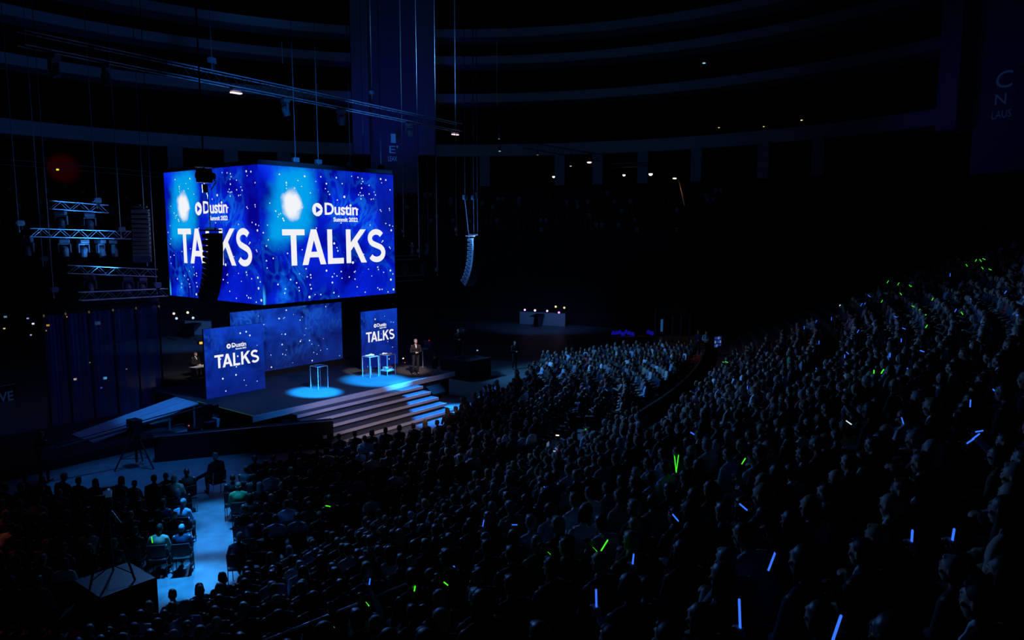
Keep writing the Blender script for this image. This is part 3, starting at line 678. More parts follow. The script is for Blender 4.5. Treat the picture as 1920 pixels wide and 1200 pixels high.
# ---------------- make the crowd
seats.sort(key=lambda s:s[6][2])
held=[]
STICKS.sort(key=lambda q:q[0]); cnt={}
for n,(px,py,ln,ang,col) in enumerate(STICKS):
    p,d=ray_tier(px,py,1.18)
    D=project(p)[2]; L=max(0.10,min(0.40,ln*D/FOC))
    th=R(ang); right=V((math.sin(YAW),-math.cos(YAW),0)); dirv=(right*math.cos(th)+V((0,0,1))*math.sin(th)).normalized()
    f=MB(); rr=0.0085 if D<16 else 0.014
    f.cap((0,0,0),rr,dirv*L,rr,8)
    nearw='near' if D<9 else ('middle' if D<20 else 'far')
    o=f.build('glow_stick',M['stick_'+col],loc=p-dirv*L/2,smooth=True)
    cc='left' if px<700 else ('centre' if px<1250 else 'right')
    cnt[(col,nearw)]=cnt.get((col,nearw),0)+1
    tag(o,'glowing %s light stick in the audience, %s from left among the %s ones'%(CN[col],ordw(cnt[(col,nearw)]),{'near':'nearest','middle':'middle distance','far':'farthest'}[nearw]+' '+CN[col]),'light stick','light sticks glowing in the audience')
    if D<14.5:
        g=MB(); g.cap(-dirv*0.045,0.0105,-dirv*0.004,0.0105,8); g.build('cap',M['plastic'],o)
        held.append((p-dirv*(L/2+0.02),d))
seen=[]
def free(x,y,r=0.42): return all((x-a)**2+(y-b)**2>r*r for a,b in seen)
special=[]
for p,d in held:
    k=int(math.floor(d/ROW)); z=tierz(k) if d>0 else 0.0
    rz=TURN(p.x,p.y)*0.6; hv=V((0.22,0.46,1.21)); off=Matrix.Rotation(rz,3,'Z')@hv
    sc=max(0.8,min(1.1,(p.z-z)/1.21)); x=p.x-off.x*sc; y=p.y-off.y*sc
    k2=int(math.floor(tierd(x,y)/ROW))
    if tierd(x,y)>0: z=tierz(k2); 
    else: z=0.0; k2=-1
    if free(x,y,0.30): seen.append((x,y)); special.append((x,y,z,rz,'T' if k2>=0 else 'R',k2,project((x,y,z+1.2)),sc))
rowcount={}
NEAR=[]; FAR=[]
for s in seats:
    if not free(s[0],s[1]): continue
    if rng.random()<0.045 and s[4]=='T': continue
    s=s+[1.0]; NEAR.append(s) if len(NEAR)<286-len(special) else FAR.append(s)
NEAR+= [list(s) for s in special]
# order in rows, left to right in the picture
allrow={}
for s in NEAR+FAR:
    allrow.setdefault((s[4],s[5]),[]).append(s)
order={id(s):0 for s in NEAR}
for l_ in allrow.values():
    for i,s in enumerate(sorted(l_,key=lambda q:q[6][0])): order[id(s)]=i
byrow={}
for s in NEAR: byrow.setdefault((s[4],s[5]),[]).append(s)
seatproto=empty('stand_seat',(0,0,0)); 
f=MB(); f.box((0,-0.02,0.43),(0.46,0.42,0.05)); f.build('seat_pan',M['seat'],seatproto,bevel=0.012)
f=MB(); f.box((0,-0.245,0.66),(0.46,0.045,0.42),rx=R(8)); f.build('backrest',M['seat'],seatproto,bevel=0.018)
f=MB(); f.b2((-0.03,-0.26,0),(0.03,-0.16,0.42)); f.b2((-0.2,-0.24,0.36),(0.2,-0.18,0.40)); f.build('bracket',M['steel'],seatproto)
chairproto=empty('stacking_chair',(0,0,0))
f=MB(); f.box((0,0.0,0.44),(0.44,0.43,0.04)); f.build('seat',M['cloth_black'],chairproto,bevel=0.015)
f=MB(); f.box((0,-0.235,0.70),(0.43,0.03,0.34),rx=R(8)); f.build('backrest',M['cloth_black'],chairproto,bevel=0.012)
for sx in (-1,1):
    f=MB(); f.tube((sx*0.21,0.19,0),(sx*0.21,0.17,0.43),0.011); f.build('leg',M['steel'],chairproto)
    f=MB(); f.tube((sx*0.21,-0.22,0),(sx*0.21,-0.19,0.44),0.011); f.tube((sx*0.21,-0.19,0.44),(sx*0.21,-0.26,0.86),0.011); f.build('leg',M['steel'],chairproto)
used={'s':False,'c':False}
def place_seat(kind,x,y,z,rz,label,group):
    pr=seatproto if kind=='s' else chairproto
    o=pr if not used[kind] else copy_tree(pr)
    used[kind]=True; o.location=(x,y,z); o.rotation_euler=(0,0,rz); tag(o,label,'seat' if kind=='s' else 'chair',group)
BL={'T':'stand row','L':'left floor block row','R':'main floor block row'}
pend=[]
for key,lst in byrow.items():
    lst.sort(key=lambda s:s[6][0])
    for i,s in enumerate(lst):
        suit,cloth,hair,hcol,skin,pose=look()
        if len(s)>7 and s in NEAR[-len(special):]: pose=3; suit=rng.random()<0.3; cloth=cloth if not suit else rng.choice(['black','navy'])
        hd='bald head' if hair=='bald' else '%s %s hair'%({'short':'short','long':'long','bob':'bobbed','bun':'pinned up','fringe':'thinning'}[hair],hcol)
        i=order[id(s)]; rn={'T':'%s stand row','L':'%s left floor row','R':'%s main floor row'}[s[4]]%ordw(max(s[5],0)+1)
        lab='person in %s %s, %s, %s from left in %s'%(cloth,'suit' if suit else 'top',hd,ordw(i+1),rn)
        yaw=s[3] + (max(-0.5,min(0.6,(TURN(s[0],s[1])-s[3])))*0.75 if s[4]=='T' and pose!=3 else 0)+ (rng.uniform(-.14,.14) if pose!=3 else 0)
        jx,jy=(rng.uniform(-.04,.04),rng.uniform(-.03,.03)) if pose!=3 else (0,0)
        person((s[0]+jx,s[1]+jy,s[2]),yaw,POSES[pose],cloth,hair,hcol,suit,lab,'spectators seated in the near stand' if s[4]=='T' else 'spectators on the hall floor',scale=s[7]*(rng.uniform(.94,1.05) if pose!=3 else 1),skin=skin)
        kind='s' if s[4]=='T' else 'c'
        pend.append((s[6][2],kind,s[0],s[1],s[2],yaw if kind=='c' else s[3],'%s under the %s person from left in %s'%('dark tip-up seat' if kind=='s' else 'black stacking chair',ordw(i+1),rn),'dark seats of the near stand' if kind=='s' else 'black chairs on the hall floor'))
for q in pend: place_seat(*q[1:])
# people at the aisle, seen against the blue floor
def seated(px,py,cloth,hair,hcol,suit,pose,label,rz,sc=1.0):
    p=PZ(px,py,1.22*sc); person((p.x,p.y,0),rz,POSES[pose],cloth,hair,hcol,suit,label,None,scale=sc)
    place_seat('c',p.x,p.y,0,rz,'black chair under the '+label.split(',')[0].replace('person','sitter'),'black chairs on the hall floor')
# ---------------- rest of the crowd, merged
LOW=[]
for P_ in POSES:
    d={}
    for k,ra in (('body',0.05),('jacket',0.14),('trousers',0.08)):
        me=evalmesh(P_[k].copy(),[('DECIMATE',dict(ratio=ra))]); me.calc_loop_triangles()
        co=np.empty(len(me.vertices)*3,np.float32); me.vertices.foreach_get('co',co); tr=np.empty(len(me.loop_triangles)*3,np.int32); me.loop_triangles.foreach_get('vertices',tr)
        d[k]=(co.reshape(-1,3),tr.reshape(-1,3)); bpy.data.meshes.remove(me)
    LOW.append(d)
LH={}
for k,hm in HAIRS.items():
    me=evalmesh(hm.copy(),[('DECIMATE',dict(ratio=0.25))]); me.calc_loop_triangles()
    co=np.empty(len(me.vertices)*3,np.float32); me.vertices.foreach_get('co',co); tr=np.empty(len(me.loop_triangles)*3,np.int32); me.loop_triangles.foreach_get('vertices',tr)
    LH[k]=(co.reshape(-1,3),tr.reshape(-1,3)); bpy.data.meshes.remove(me)
def merged(items,name,m):
    cos=[];trs=[];cols=[];base=0
    for co,tr,x,y,z,rz,sc,col in items:
        c,s=math.cos(rz),math.sin(rz); q=np.empty_like(co); q[:,0]=(co[:,0]*c-co[:,1]*s)*sc+x; q[:,1]=(co[:,0]*s+co[:,1]*c)*sc+y; q[:,2]=co[:,2]*sc+z
        cos.append(q); trs.append(tr+base); base+=len(co); cols.append(np.tile(np.array((*col[:3],1),np.float32),(len(co),1)))
    co=np.concatenate(cos); tr=np.concatenate(trs); cl=np.concatenate(cols)
    me=bpy.data.meshes.new(name); me.vertices.add(len(co)); me.vertices.foreach_set('co',co.ravel().astype(np.float32))
    me.loops.add(len(tr)*3); me.loops.foreach_set('vertex_index',tr.ravel().astype(np.int32)); me.polygons.add(len(tr)); me.polygons.foreach_set('loop_start',np.arange(0,len(tr)*3,3,dtype=np.int32))
    me.update(calc_edges=True)
    at=me.color_attributes.new('tint','FLOAT_COLOR','POINT'); at.data.foreach_set('color',cl.ravel())
    me.materials.append(m); me.polygons.foreach_set('use_smooth',np.ones(len(tr),bool))
    o=bpy.data.objects.new(name,me); C.objects.link(o); return o
m=bpy.data.materials.new('crowd_cloth_and_skin'); m.use_nodes=True; nt=m.node_tree; b=nt.nodes['Principled BSDF']; b.inputs['Roughness'].default_value=0.65; b.inputs['Specular IOR Level'].default_value=0.35
a_=nt.nodes.new('ShaderNodeAttribute'); a_.attribute_name='tint'; nt.links.new(a_.outputs['Color'],b.inputs['Base Color']); M['crowd']=m
items=[]; sitems=[]; citems=[]
def protomesh(pr):
    cos=[];trs=[];base=0
    for ch in pr.children:
        me=ch.data; me.calc_loop_triangles(); co=np.array([v.co[:] for v in me.vertices],np.float32); tr=np.array([t.vertices[:] for t in me.loop_triangles],np.int32)
        cos.append(co); trs.append(tr+base); base+=len(co)
    return np.concatenate(cos),np.concatenate(trs)
SM=protomesh(seatproto); CM=protomesh(chairproto)
SK={'skin':(0.50,0.30,0.22),'skin_dark':(0.18,0.09,0.06)}
for s in FAR:
    x,y,z,rz0,blk,k,q,_=s
    suit,cloth,hair,hcol,skin,pose=look()
    rz=(rz0+max(-0.9,min(0.9,TURN(x,y)-rz0))*0.8 if blk=='T' else rz0)+rng.uniform(-.2,.2); sc=rng.uniform(.93,1.06); x0,y0=x,y; x+=rng.uniform(-.05,.05); y+=rng.uniform(-.04,.04)
    L=LOW[pose]
    items.append((*L['body'],x,y,z,rz,sc,SK[skin])); items.append((*L['jacket'],x,y,z,rz,sc,CLO[cloth])); items.append((*L['trousers'],x,y,z,rz,sc,CLO['black']))
    if hair!='bald':
        co=LH[hair][0]; mt=np.array(POSES[pose]['rm']); c2=(co@mt[:3,:3].T+mt[:3,3]).astype(np.float32); items.append((c2,LH[hair][1],x,y,z,rz,sc,HCOL[hcol]))
    if blk=='T': sitems.append((*SM,x0,y0,z,rz0,1,(0.06,0.05,0.055)))
    else: citems.append((*CM,x0,y0,z,rz,1,(0.015,0.015,0.017)))
tag(merged(items,'spectators',M['crowd']),'dense seated audience filling the hall floor and the far part of the stand','crowd',kind='stuff')
tag(merged(sitems,'stand_seats',M['crowd']),'rows of dark tip-up seats under the farther stand audience','seats',kind='stuff')
tag(merged(citems,'floor_chairs',M['crowd']),'rows of black chairs under the floor audience','chairs',kind='stuff')
print([(k,len(v.vertices)) for k,v in POSES[0].items() if hasattr(v,'vertices')],sum(len(i[0]) for i in items)); print('crowd',len(NEAR),len(FAR),len(held),len(special))
# far stand seats
f=MB(); f.box((0,0,0.25),(0.42,0.10,0.5)); me=f.mesh('s'); me.calc_loop_triangles()
bs=(np.array([v.co[:] for v in me.vertices],np.float32),np.array([t.vertices[:] for t in me.loop_triangles],np.int32)); fs=[]
for k in range(13,22):
    r_=27.5+k*0.9+0.35; z=1.6+k*0.52; n=int(R(126)*r_/0.62)
    for i in range(n):
        ph=-2+126*i/n; x,y=ring(r_,ph)
        if (i//18)%9==8: continue
        fs.append((*bs,x,y,z,R(ph+90),1,(0.11,0.045,0.05) if rng.random()<0.9 else (0.3,0.3,0.35)))
tag(merged(fs,'back_stand_seats',M['crowd']),'empty dark red seats in the unlit stand behind the stage','seats',kind='stuff')
# ------------------------------------------------------------ front of house and stage people
def stand_person(px,py,z,rz,cloth,hair,hcol,suit,label,h=1.0):
    p=PZ(px,py,z); return person(p,rz,STAND,cloth,hair,hcol,suit,label,None,scale=h),p
pr,_=stand_person(780,702,1.2,R(172),'black','short','grey',True,'grey haired presenter in black tuxedo standing at the right of the stage',1.04)
pr.rotation_euler=(0,0,R(150))
f=MB()
for s in (-1,1):
    f.poly([(0,0,0),(s*0.045,0,0.02),(s*0.045,0,-0.02)]); f.box((s*0.028,0.002,0),(0.03,0.012,0.028))
f.build('bow_tie',M['cloth_black'],pr,loc=(0,0.078,1.485))
stand_person(965,692,0,R(160),'black','short','brown',False,'person in dark clothes standing alone on the floor right of the stage')
stand_person(1322,668,0,R(150),'white','short','dark',False,'person in white shirt standing at the far end of the floor seats')
stand_person(1308,668,0,R(120),'navy','short','brown',False,'person in dark blue standing beside the white shirted one at the far end')
pp=PZ(820,688,1.2)
person((pp.x+0.4,pp.y+0.6,0.05),R(195),STAND,'black','short','brown',False,'photographer in black leaning on the right rear stage edge',None,scale=0.98)
pp=PD(366,668,40.5); person((pp.x,pp.y,1.2-0.55),R(190),POSES[0],'black','short','brown',True,'person in dinner jacket seated at a desk left of the stage screens',None)
spot('desk_fill',(pp.x-0.2,pp.y-2.2,3.6),(pp.x,pp.y,1.7),(1.0,0.85,0.8),260,50,0.7,0.15)  # added spot that brightens the seated person's face and shirt
e=empty('presenter_desk',(pp.x,pp.y,0.2),R(190),'small dark desk in front of the seated person left of the screens','desk')
f=MB(); f.b2((-0.7,0.32,1.05),(0.7,0.85,1.09)); f.build('desk_top',M['ramp'],e)
for sx in (-0.6,0.6):
    f=MB(); f.b2((sx-0.03,0.4,0),(sx+0.03,0.8,1.05)); f.build('leg',M['steel'],e)
f=MB(); f.b2((pp.x-1.6,pp.y-1.8,0),(pp.x+1.2,pp.y+1.3,0.65)); tag(f.build('backstage_riser',M['black']),'black riser carrying the desk and the seated person backstage','platform')
# people sitting at the aisle
seated(350,886,'black','short','dark',True,4,'person in black suit at the aisle, silhouetted against the blue floor',-0.28)
seated(311,893,'black','fringe','grey',True,0,'person with thinning grey hair, second from the aisle in the left front row',-0.35)
seated(404,856,'burgundy','short','grey',False,4,'person in dark red jacket with crossed legs, first across the aisle',-0.10,1.06)
seated(340,918,'black','bald','grey',True,4,'bald person in black suit at the aisle, second row left block',-0.25)
# acrylic podiums
def podium(px,py,w_,h_,label,shelf=None):
    p=PZ(px,py,1.2); e=empty('acrylic_podium',p,0,label,'podium','clear acrylic podiums on the stage')
    f=MB(); f.b2((-w_/2+0.004,-w_/2+0.004,0.01),(w_/2-0.004,w_/2-0.004,h_-0.02)); f.build('clear_body',M['acrylic'],e)
    f=MB(); f.b2((-w_/2,-w_/2,h_-0.008),(w_/2,w_/2,h_)); f.build('top_panel',M['blue_clear'],e)
    for sx in (-1,1):
        for sy in (-1,1):
            f=MB(); f.b2((sx*w_/2-0.011,sy*w_/2-0.011,0),(sx*w_/2+0.011,sy*w_/2+0.011,h_)); f.build('corner_edge',M['acrylic_edge'],e)
    f=MB()
    for s in (-1,1): f.b2((-w_/2,s*w_/2-0.011,h_-0.01),(w_/2,s*w_/2+0.011,h_+0.012)); f.b2((s*w_/2-0.011,-w_/2,h_-0.01),(s*w_/2+0.011,w_/2,h_+0.012))
    f.build('rim',M['acrylic_edge'],e)
    return p
podium(599,727,0.56,1.05,'clear acrylic podium standing alone in the left light pool')
P2=podium(695,706,0.56,1.05,'clear acrylic podium with white items on top, left one of the pair')
P3=podium(727,702,0.56,1.05,'clear acrylic podium holding a colourful model, right one of the pair')
M['item']=mat('white_item',(0.85,0.85,0.88),0.4); M['itemr']=mat('red_item',(0.7,0.03,0.03),0.4); M['itemg']=mat('green_item',(0.05,0.45,0.12),0.4); M['itemb']=mat('blue_item',(0.03,0.1,0.6),0.4)
for k,(P_,lb) in enumerate(((P2,'crumpled white item on the left paired podium'),(P3,'crumpled white item on the right paired podium'))):
    f=MB(); rs=random.Random(k)
    for _ in range(7): f.ell((rs.uniform(-.2,.2),rs.uniform(-.12,.12),rs.uniform(.03,.05)),(rs.uniform(.06,.10),rs.uniform(.05,.08),rs.uniform(.03,.06)),(0,0,rs.uniform(0,3)))
    tag(f.build('award',M['item'],loc=P_+V((0,0,1.06)),smooth=True),lb,'award')
sh_=empty('brick_model',P3+V((0,0,0.22)),0,'white and red toy brick model inside the right paired podium','model')
f=MB(); f.b2((-0.26,-0.2,0),(0.26,0.2,0.06)); f.b2((-0.24,-0.16,0.06),(0.05,0.1,0.2)); f.b2((0.08,-0.1,0.06),(0.24,0.16,0.16)); f.build('white_bricks',M['item'],sh_)
for mm,a,b_,nn in (('itemr',(-0.1,-0.2,0.12),(0.1,0.0,0.24),'red_bricks'),('itemg',(0.05,0.02,0.16),(0.22,0.16,0.2),'green_bricks'),('itemb',(-0.24,-0.205,0.06),(-0.1,-0.17,0.14),'blue_bricks')):
    f=MB(); f.b2(a,b_); f.build(nn,M[mm],sh_)
f=MB(); f.b2((-0.275,-0.275,-0.012),(0.275,0.275,0)); f.build('shelf',M['acrylic_edge'],sh_)
# lectern table and monitor next to the presenter
p=PZ(793,688,1.2); e=empty('slim_lectern',p,0,'slim lectern table with one thin leg beside the presenter','lectern')
f=MB(); f.box((0.05,0,0.98),(0.75,0.4,0.03),rx=R(8)); f.build('top',M['led_blue'] if False else M['tread'],e)
f=MB(); f.tube((0,0,0),(0,0,0.98),0.028); f.build('leg',M['metal'],e)
f=MB(); f.tube((0,0,0),(0,0,0.02),0.2,seg=20); f.build('foot',M['steel'],e)
f=MB(); f.box((0.42,0.05,1.22),(0.03,0.5,0.34)); f.build('monitor',M['plastic'],e)
f=MB(); f.ell((0.40,-0.1,1.42),(0.03,0.03,0.03)); f.build('tally_light',emit('red_tally',(0.8,0.02,0.02),1),e)
# confidence monitor in front of the steps
p=PZ(818,757,0); e=empty('confidence_monitor',p,R(0),'angled monitor with a blue picture on a black stand at the foot of the stage','monitor')
f=MB(); f.box((0,0,0.72),(0.95,0.10,0.60),rx=R(-58)); f.build('casing',M['plastic'],e,bevel=0.01)
me=bpy.data.meshes.new('s'); 
scr=MB(); scr.box((0,0.028,0.765),(0.86,0.012,0.52),rx=R(-58)); scr.build('screen',emit('monitor_picture',lin(22,75,190)),e)
f=MB(); f.tube((0,0,0),(0,0,0.7),0.04); f.box((0,0,0.02),(0.5,0.4,0.04)); f.build('stand',M['plastic'],e)
# dark equipment block right of the stage
f=MB(); f.b2((-1.0,-1.1,0),(1.0,1.1,1.15)); o=f.build('camera_riser',M['black'],loc=(32.3,28.6,0)); tag(o,'black cloth covered camera riser right of the stage','platform')
pt=(32.0,28.9,1.15)
person(pt,R(150),STAND,'black','short','brown',False,'camera operator in black on the riser right of the stage',None,scale=0.97)
def tripod_camera(loc,rz,label,h=1.45):
    e=empty('tripod_camera',loc,rz,label,'camera')
    for k in range(3):
        a=R(90+120*k); f=MB(); f.tube((0.5*math.cos(a),0.5*math.sin(a),0.0),(0.06*math.cos(a),0.06*math.sin(a),h),0.024); f.tube((0.45*math.cos(a),0.45*math.sin(a),0.16),(0,0,0.35),0.012); f.build('leg',M['matte'],e)
    f=MB(); f.box((0,0,h+0.06),(0.14,0.14,0.12)); f.build('fluid_head',M['plastic'],e,bevel=0.01)
    f=MB(); f.box((0,0.02,h+0.27),(0.18,0.5,0.26)); f.tube((0,0.26,h+0.27),(0,0.62,h+0.27),0.09,seg=14); f.build('camera_body',M['plastic'],e,bevel=0.01)
    f=MB(); f.box((0.0,0.66,h+0.27),(0.24,0.12,0.2)); f.build('lens_hood',M['plastic'],e)
    f=MB(); f.box((-0.12,-0.3,h+0.42),(0.2,0.04,0.14)); f.build('viewfinder',M['plastic'],e)
    f=MB(); f.tube((0.05,0,h+0.05),(0.25,-0.55,h-0.1),0.012); f.build('pan_handle',M['steel'],e)
    return e
tripod_camera((32.55,29.1,1.15),R(150),'broadcast camera on a tripod on the riser right of the stage',1.3)
# near camera platform with its tripod camera
f=MB(); f.b2((6.3,15.8,0),(7.5,17.1,0.95)); tag(f.build('camera_platform',M['black']),'black camera platform beside the bright blue aisle','platform')
f=MB(); f.b2((6.32,15.82,0.951),(7.48,17.08,0.965)); f.build('platform_top',M['tread'],C.objects.get('camera_platform'))
tripod_camera((6.85,16.45,0.965),R(-25),'broadcast camera on a tripod on the platform beside the aisle',1.55)
# jib camera in front of the side deck
e=empty('jib_camera',(12.3,26.9,0),0,'camera crane with long arm and braced tripod in front of the side deck','camera crane')
for k in range(3):
    a=R(50+120*k); f=MB(); f.tube((0.75*math.cos(a),0.75*math.sin(a),0.02),(0.1*math.cos(a),0.1*math.sin(a),1.25),0.03); f.build('leg',M['matte'],e)
    f=MB(); a2=R(170+120*k); f.tube((0.55*math.cos(a),0.55*math.sin(a),0.42),(0.55*math.cos(a2),0.55*math.sin(a2),0.42),0.014); f.build('brace',M['matte'],e)
f=MB(); f.tube((0,0,0.2),(0,0,1.4),0.05); f.build('column',M['matte'],e)
f=MB(); f.box((0,0,1.55),(0.36,0.5,0.5)); f.build('pan_head',M['plastic'],e,bevel=0.02)
f=MB(); f.tube((-2.6,0.6,1.15),(2.4,-0.55,1.9),0.045); f.tube((-2.4,0.56,1.3),(2.3,-0.52,2.0),0.02); f.build('arm',M['matte'],e)
f=MB(); f.box((-2.7,0.62,1.1),(0.5,0.4,0.35)); f.build('counterweight',M['plastic'],e,bevel=0.02)
f=MB(); f.box((2.5,-0.57,1.85),(0.3,0.2,0.24)); f.tube((2.6,-0.6,1.85),(2.9,-0.66,1.85),0.07); f.build('camera_body',M['plastic'],e)
person((9.6,27.9,0),R(-60),STAND,'black','short','brown',False,'crane operator in black standing at the end of the camera arm',None)
# equipment behind the barrier, bits of gear
for (px,py,z,d,nm,mm,lb) in ((404,768,0.55,(0.5,0.5,0.35),'equipment_case','yellow','small yellow equipment case under the left stage edge'),(425,778,0.7,(1.0,0.55,0.25),'white_sheet_box','white','pale flat box beside the left stage edge'),(412,790,0.6,(0.5,0.4,0.35),'cable_box','ramp','pale grey cable box behind the black barrier')):
    p=PZ(px,py,z); f=MB(); f.box((0,0,0),d); o=f.build(nm,M[mm],loc=p,bevel=0.01); tag(o,lb,'box')
    f=MB(); f.box((0,0,-(z)/2-d[2]/4),(d[0]*0.9,d[1]*0.9,max(0.05,z-d[2]/2))); f.build('plinth',M['black'],o)
for k in range(9):
    p=V((14.5+k*0.5,27.6-0.29*k-0.15,0)); f=MB(); f.b2((-0.2,-0.16,0),(0.2,0.16,0.55+0.2*(k%3))); o=f.build('equipment_rack',M['plastic'],loc=p+V((0,0.6,0)),bevel=0.01); tag(o,'black equipment rack in the gap between barrier and stage, %s from the left'%ordw(k+1),'rack','black racks behind the barrier')
# ------------------------------------------------------------ audio desk in the crowd
p=PZ(1045,832,0.95); e=empty('mixing_desk',(p.x,p.y,0),R(20),'lit mixing desk with coloured keys in the middle of the crowd','mixing desk')
f=MB(); f.b2((-0.9,-0.4,0.7),(0.9,0.4,0.82)); f.build('console',M['plastic'],e,bevel=0.02)
for sx in (-0.8,0.8):
    f=MB(); f.b2((sx-0.03,-0.3,0),(sx+0.03,0.3,0.7)); f.build('leg',M['steel'],e)
for k,cc in enumerate(((0.1,0.8,0.1),(0.9,0.15,0.05),(0.2,0.6,1.0),(0.9,0.9,1.0),(0.8,0.05,0.1),(0.05,0.3,1.0),(0.1,0.8,0.1),(0.3,0.6,0.9))):
    f=MB(); f.b2((-0.8+0.12*k,-0.25+0.08*(k%3),0.82),(-0.71+0.12*k,-0.12+0.08*(k%3),0.835)); f.build('key_light',emit('key_%d'%k,cc,0.8),e)
f=MB(); f.box((-0.2,0.3,0.95),(0.3,0.02,0.16)); f.build('screen',emit('desk_screen',(0.25,0.45,0.9),0.25),e)
f=MB(); f.tube((0.55,0.2,0.82),(0.55,0.2,1.1),0.008); f.build('gooseneck',M['steel'],e)
f=MB(); f.tube((0.55,0.2,1.1),(0.62,0.1,1.08),0.02); f.build('lamp_tip',emit('desk_lamp',(1,0.75,0.6),2),e)

# ------------------------------------------------------------ rigging
def truss(a,b,w_,label,nl=None,name='lighting_truss',m='metal',r=0.026):
    a=V(a); b=V(b); d=b-a; L=d.length; rz=math.atan2(d.y,d.x); ry=-math.asin(d.z/L)
    e=empty(name,a,0,label,'truss'); e.rotation_euler=(0,ry,rz)
    for sy in (-1,1):
        for sz in (-1,1):
            f=MB(); f.tube((0,sy*w_/2,sz*w_/2),(L,sy*w_/2,sz*w_/2),r); f.build('chord',M[m],e)
    f=MB(); n=nl or int(L/(w_*1.05)); s=L/n
    for i in range(n):
        x0=i*s; x1=x0+s; fl=1 if i%2 else -1
        for sy in (-1,1): f.tube((x0,sy*w_/2,fl*w_/2),(x1,sy*w_/2,-fl*w_/2),r*0.5,seg=5)
        for sz in (-1,1): f.tube((x0,fl*w_/2,sz*w_/2),(x1,-fl*w_/2,sz*w_/2),r*0.5,seg=5)
    f.build('lacing',M['matte' if r>0.025 else m],e)
    return e
lens_mats={}
def lens_m(c,s):
    k=(c,s)
    if k not in lens_mats: lens_mats[k]=emit('lamp_lens',c,s)
    return lens_mats[k]
M['lens_off']=mat('lens_glass',(0.05,0.06,0.09),0.08)
M['fixture']=mat('fixture_shell',(0.14,0.15,0.17),0.3)
def moving_head(loc,rz,tilt,label,lens=None,sc=1.0):
    e=empty('moving_head_lamp',loc,rz,label,'stage lamp','moving head lamps on the rig'); e.scale=(sc,)*3
    f=MB(); f.box((0,0,-0.09),(0.36,0.28,0.14)); f.build('base',M['fixture'],e,bevel=0.02)
    f=MB()
    for s in (-1,1): f.tube((s*0.1,0,0.05),(s*0.1,0,-0.02),0.02); f.tube((s*0.1-0.03,0,0.05),(s*0.1+0.03,0,0.05),0.045)
    f.build('clamp',M['steel'],e)
    f=MB()
    f.box((0,0,-0.20),(0.40,0.10,0.06))
    for s in (-1,1): f.box((s*0.20,0,-0.36),(0.05,0.12,0.34))
    f.build('yoke',M['fixture'],e,bevel=0.015)
    h=empty('lamp_head',(0,0,-0.46)); h.parent=e; h.rotation_euler=(tilt,0,0)
    g=MB(); g.ell((0,0,0.02),(0.15,0.15,0.17)); g.tube((0,0,0),(0,0,-0.22),0.14,0.135,16); ho=g.build('head_shell',M['fixture'],e,smooth=False); ho.location=(0,0,-0.46); ho.rotation_euler=(tilt,0,0)
    bpy.data.objects.remove(h)
    g=MB(); g.tube((0,0,-0.221),(0,0,-0.235),0.115,0.115,16); g.build('lens',lens or M['lens_off'],ho)
    return e
# long overhead truss from upper left into the hall
TA=PZ(262,117,15.5); TB=PZ(862,240,15.5)
dT=(TB-TA).normalized(); TA0=TA-dT*4.6
truss(TA0,TB,0.50,'long box truss hanging high over the stage front')
LW=lens_m((1.0,0.55,0.6),6.0)
wd=['leftmost','second','third','fourth','fifth','sixth','seventh','eighth','last']
for k,(px,py,on) in enumerate(((100,150,0),(195,155,0),(443,172,1),(535,200,0),(640,222,0),(768,240,0),(853,246,1))):
    t=(px-262)/600.0; 
    best=min((abs(project(TA0+dT*s*0.1)[0]-px),s) for s in range(0,int((TB-TA0).length*10)+3))[1]*0.1
    q=TA0+dT*best; 
    if on:
        e=empty('wash_lamp',q+V((0,0,-0.3)),0,'lit blinder lamp under the long overhead truss, %s one'%('left' if px<600 else 'right'),'stage lamp')
        f=MB(); f.box((0,0,-0.06),(0.5,0.3,0.1)); f.build('housing',M['fixture'],e,bevel=0.01)
        f=MB(); f.tube((0,0,0.1),(0,0,-0.02),0.02); f.build('clamp',M['steel'],e)
        f=MB(); f.box((0,0,-0.20),(0.52,0.22,0.05)); f.build('lamp_glass',lens_m((1.0,0.62,0.68),1.6),e)
        f=MB(); f.box((0,0.12,-0.14),(0.5,0.02,0.1)); f.build('back_plate',M['fixture'],e)
    else:
        moving_head(q+V((0,0,-0.32)),R(40+13*k),R(-18+7*(k%3)),'dark moving head lamp on the long overhead truss, %s from left'%ordw(k+1),None,1.25)
def hoist(px,py,D,label,top=30.0,sc=1.0,chain=0.012):
    p=PD(px,py,D); e=empty('chain_hoist',p,R(30),label,'hoist','chain hoists on the rig'); e.scale=(1,1,1)
    f=MB(); f.box((0,0,0.0),(0.42*sc,0.22*sc,0.24*sc)); f.tube((-0.26*sc,0,0),(0.26*sc,0,0),0.10*sc,seg=14); f.build('motor_body',M['fixture'],e,bevel=0.02)
    f=MB(); f.tube((0,0,0.1*sc),(0,0,top-p.z),chain,seg=6); f.build('chain',M['steel'],e)
    f=MB(); f.tube((0,0,-0.12*sc),(0,0,-0.34*sc),0.02); f.box((0,0,-0.36*sc),(0.08,0.04,0.10)); f.build('hook',M['steel'],e)
    f=MB(); f.tube((0.13*sc,0,-0.1*sc),(0.13*sc,0,-0.34*sc),0.075*sc,0.05*sc,10); f.build('chain_bag',M['black'],e)
    return p
hz=[(35,418,33),(80,485,36),(100,543,34),(181,375,36),(226,430,35),(275,482,34),(293,535,33),(397,113,33.2),(697,174,44.0)]
for k,(px,py,D) in enumerate(hz): hoist(px,py,D,'chain hoist with motor on a long chain, %s from the left of the picture'%ordw(k+1),chain=0.018)
for k,(px,py,D) in enumerate(((757,433,50),(786,470,48),(820,505,48),(856,430,50))): hoist(px,py,D,'chain hoist right of the LED cube, %s from the cube'%ordw(k+1),chain=0.022)
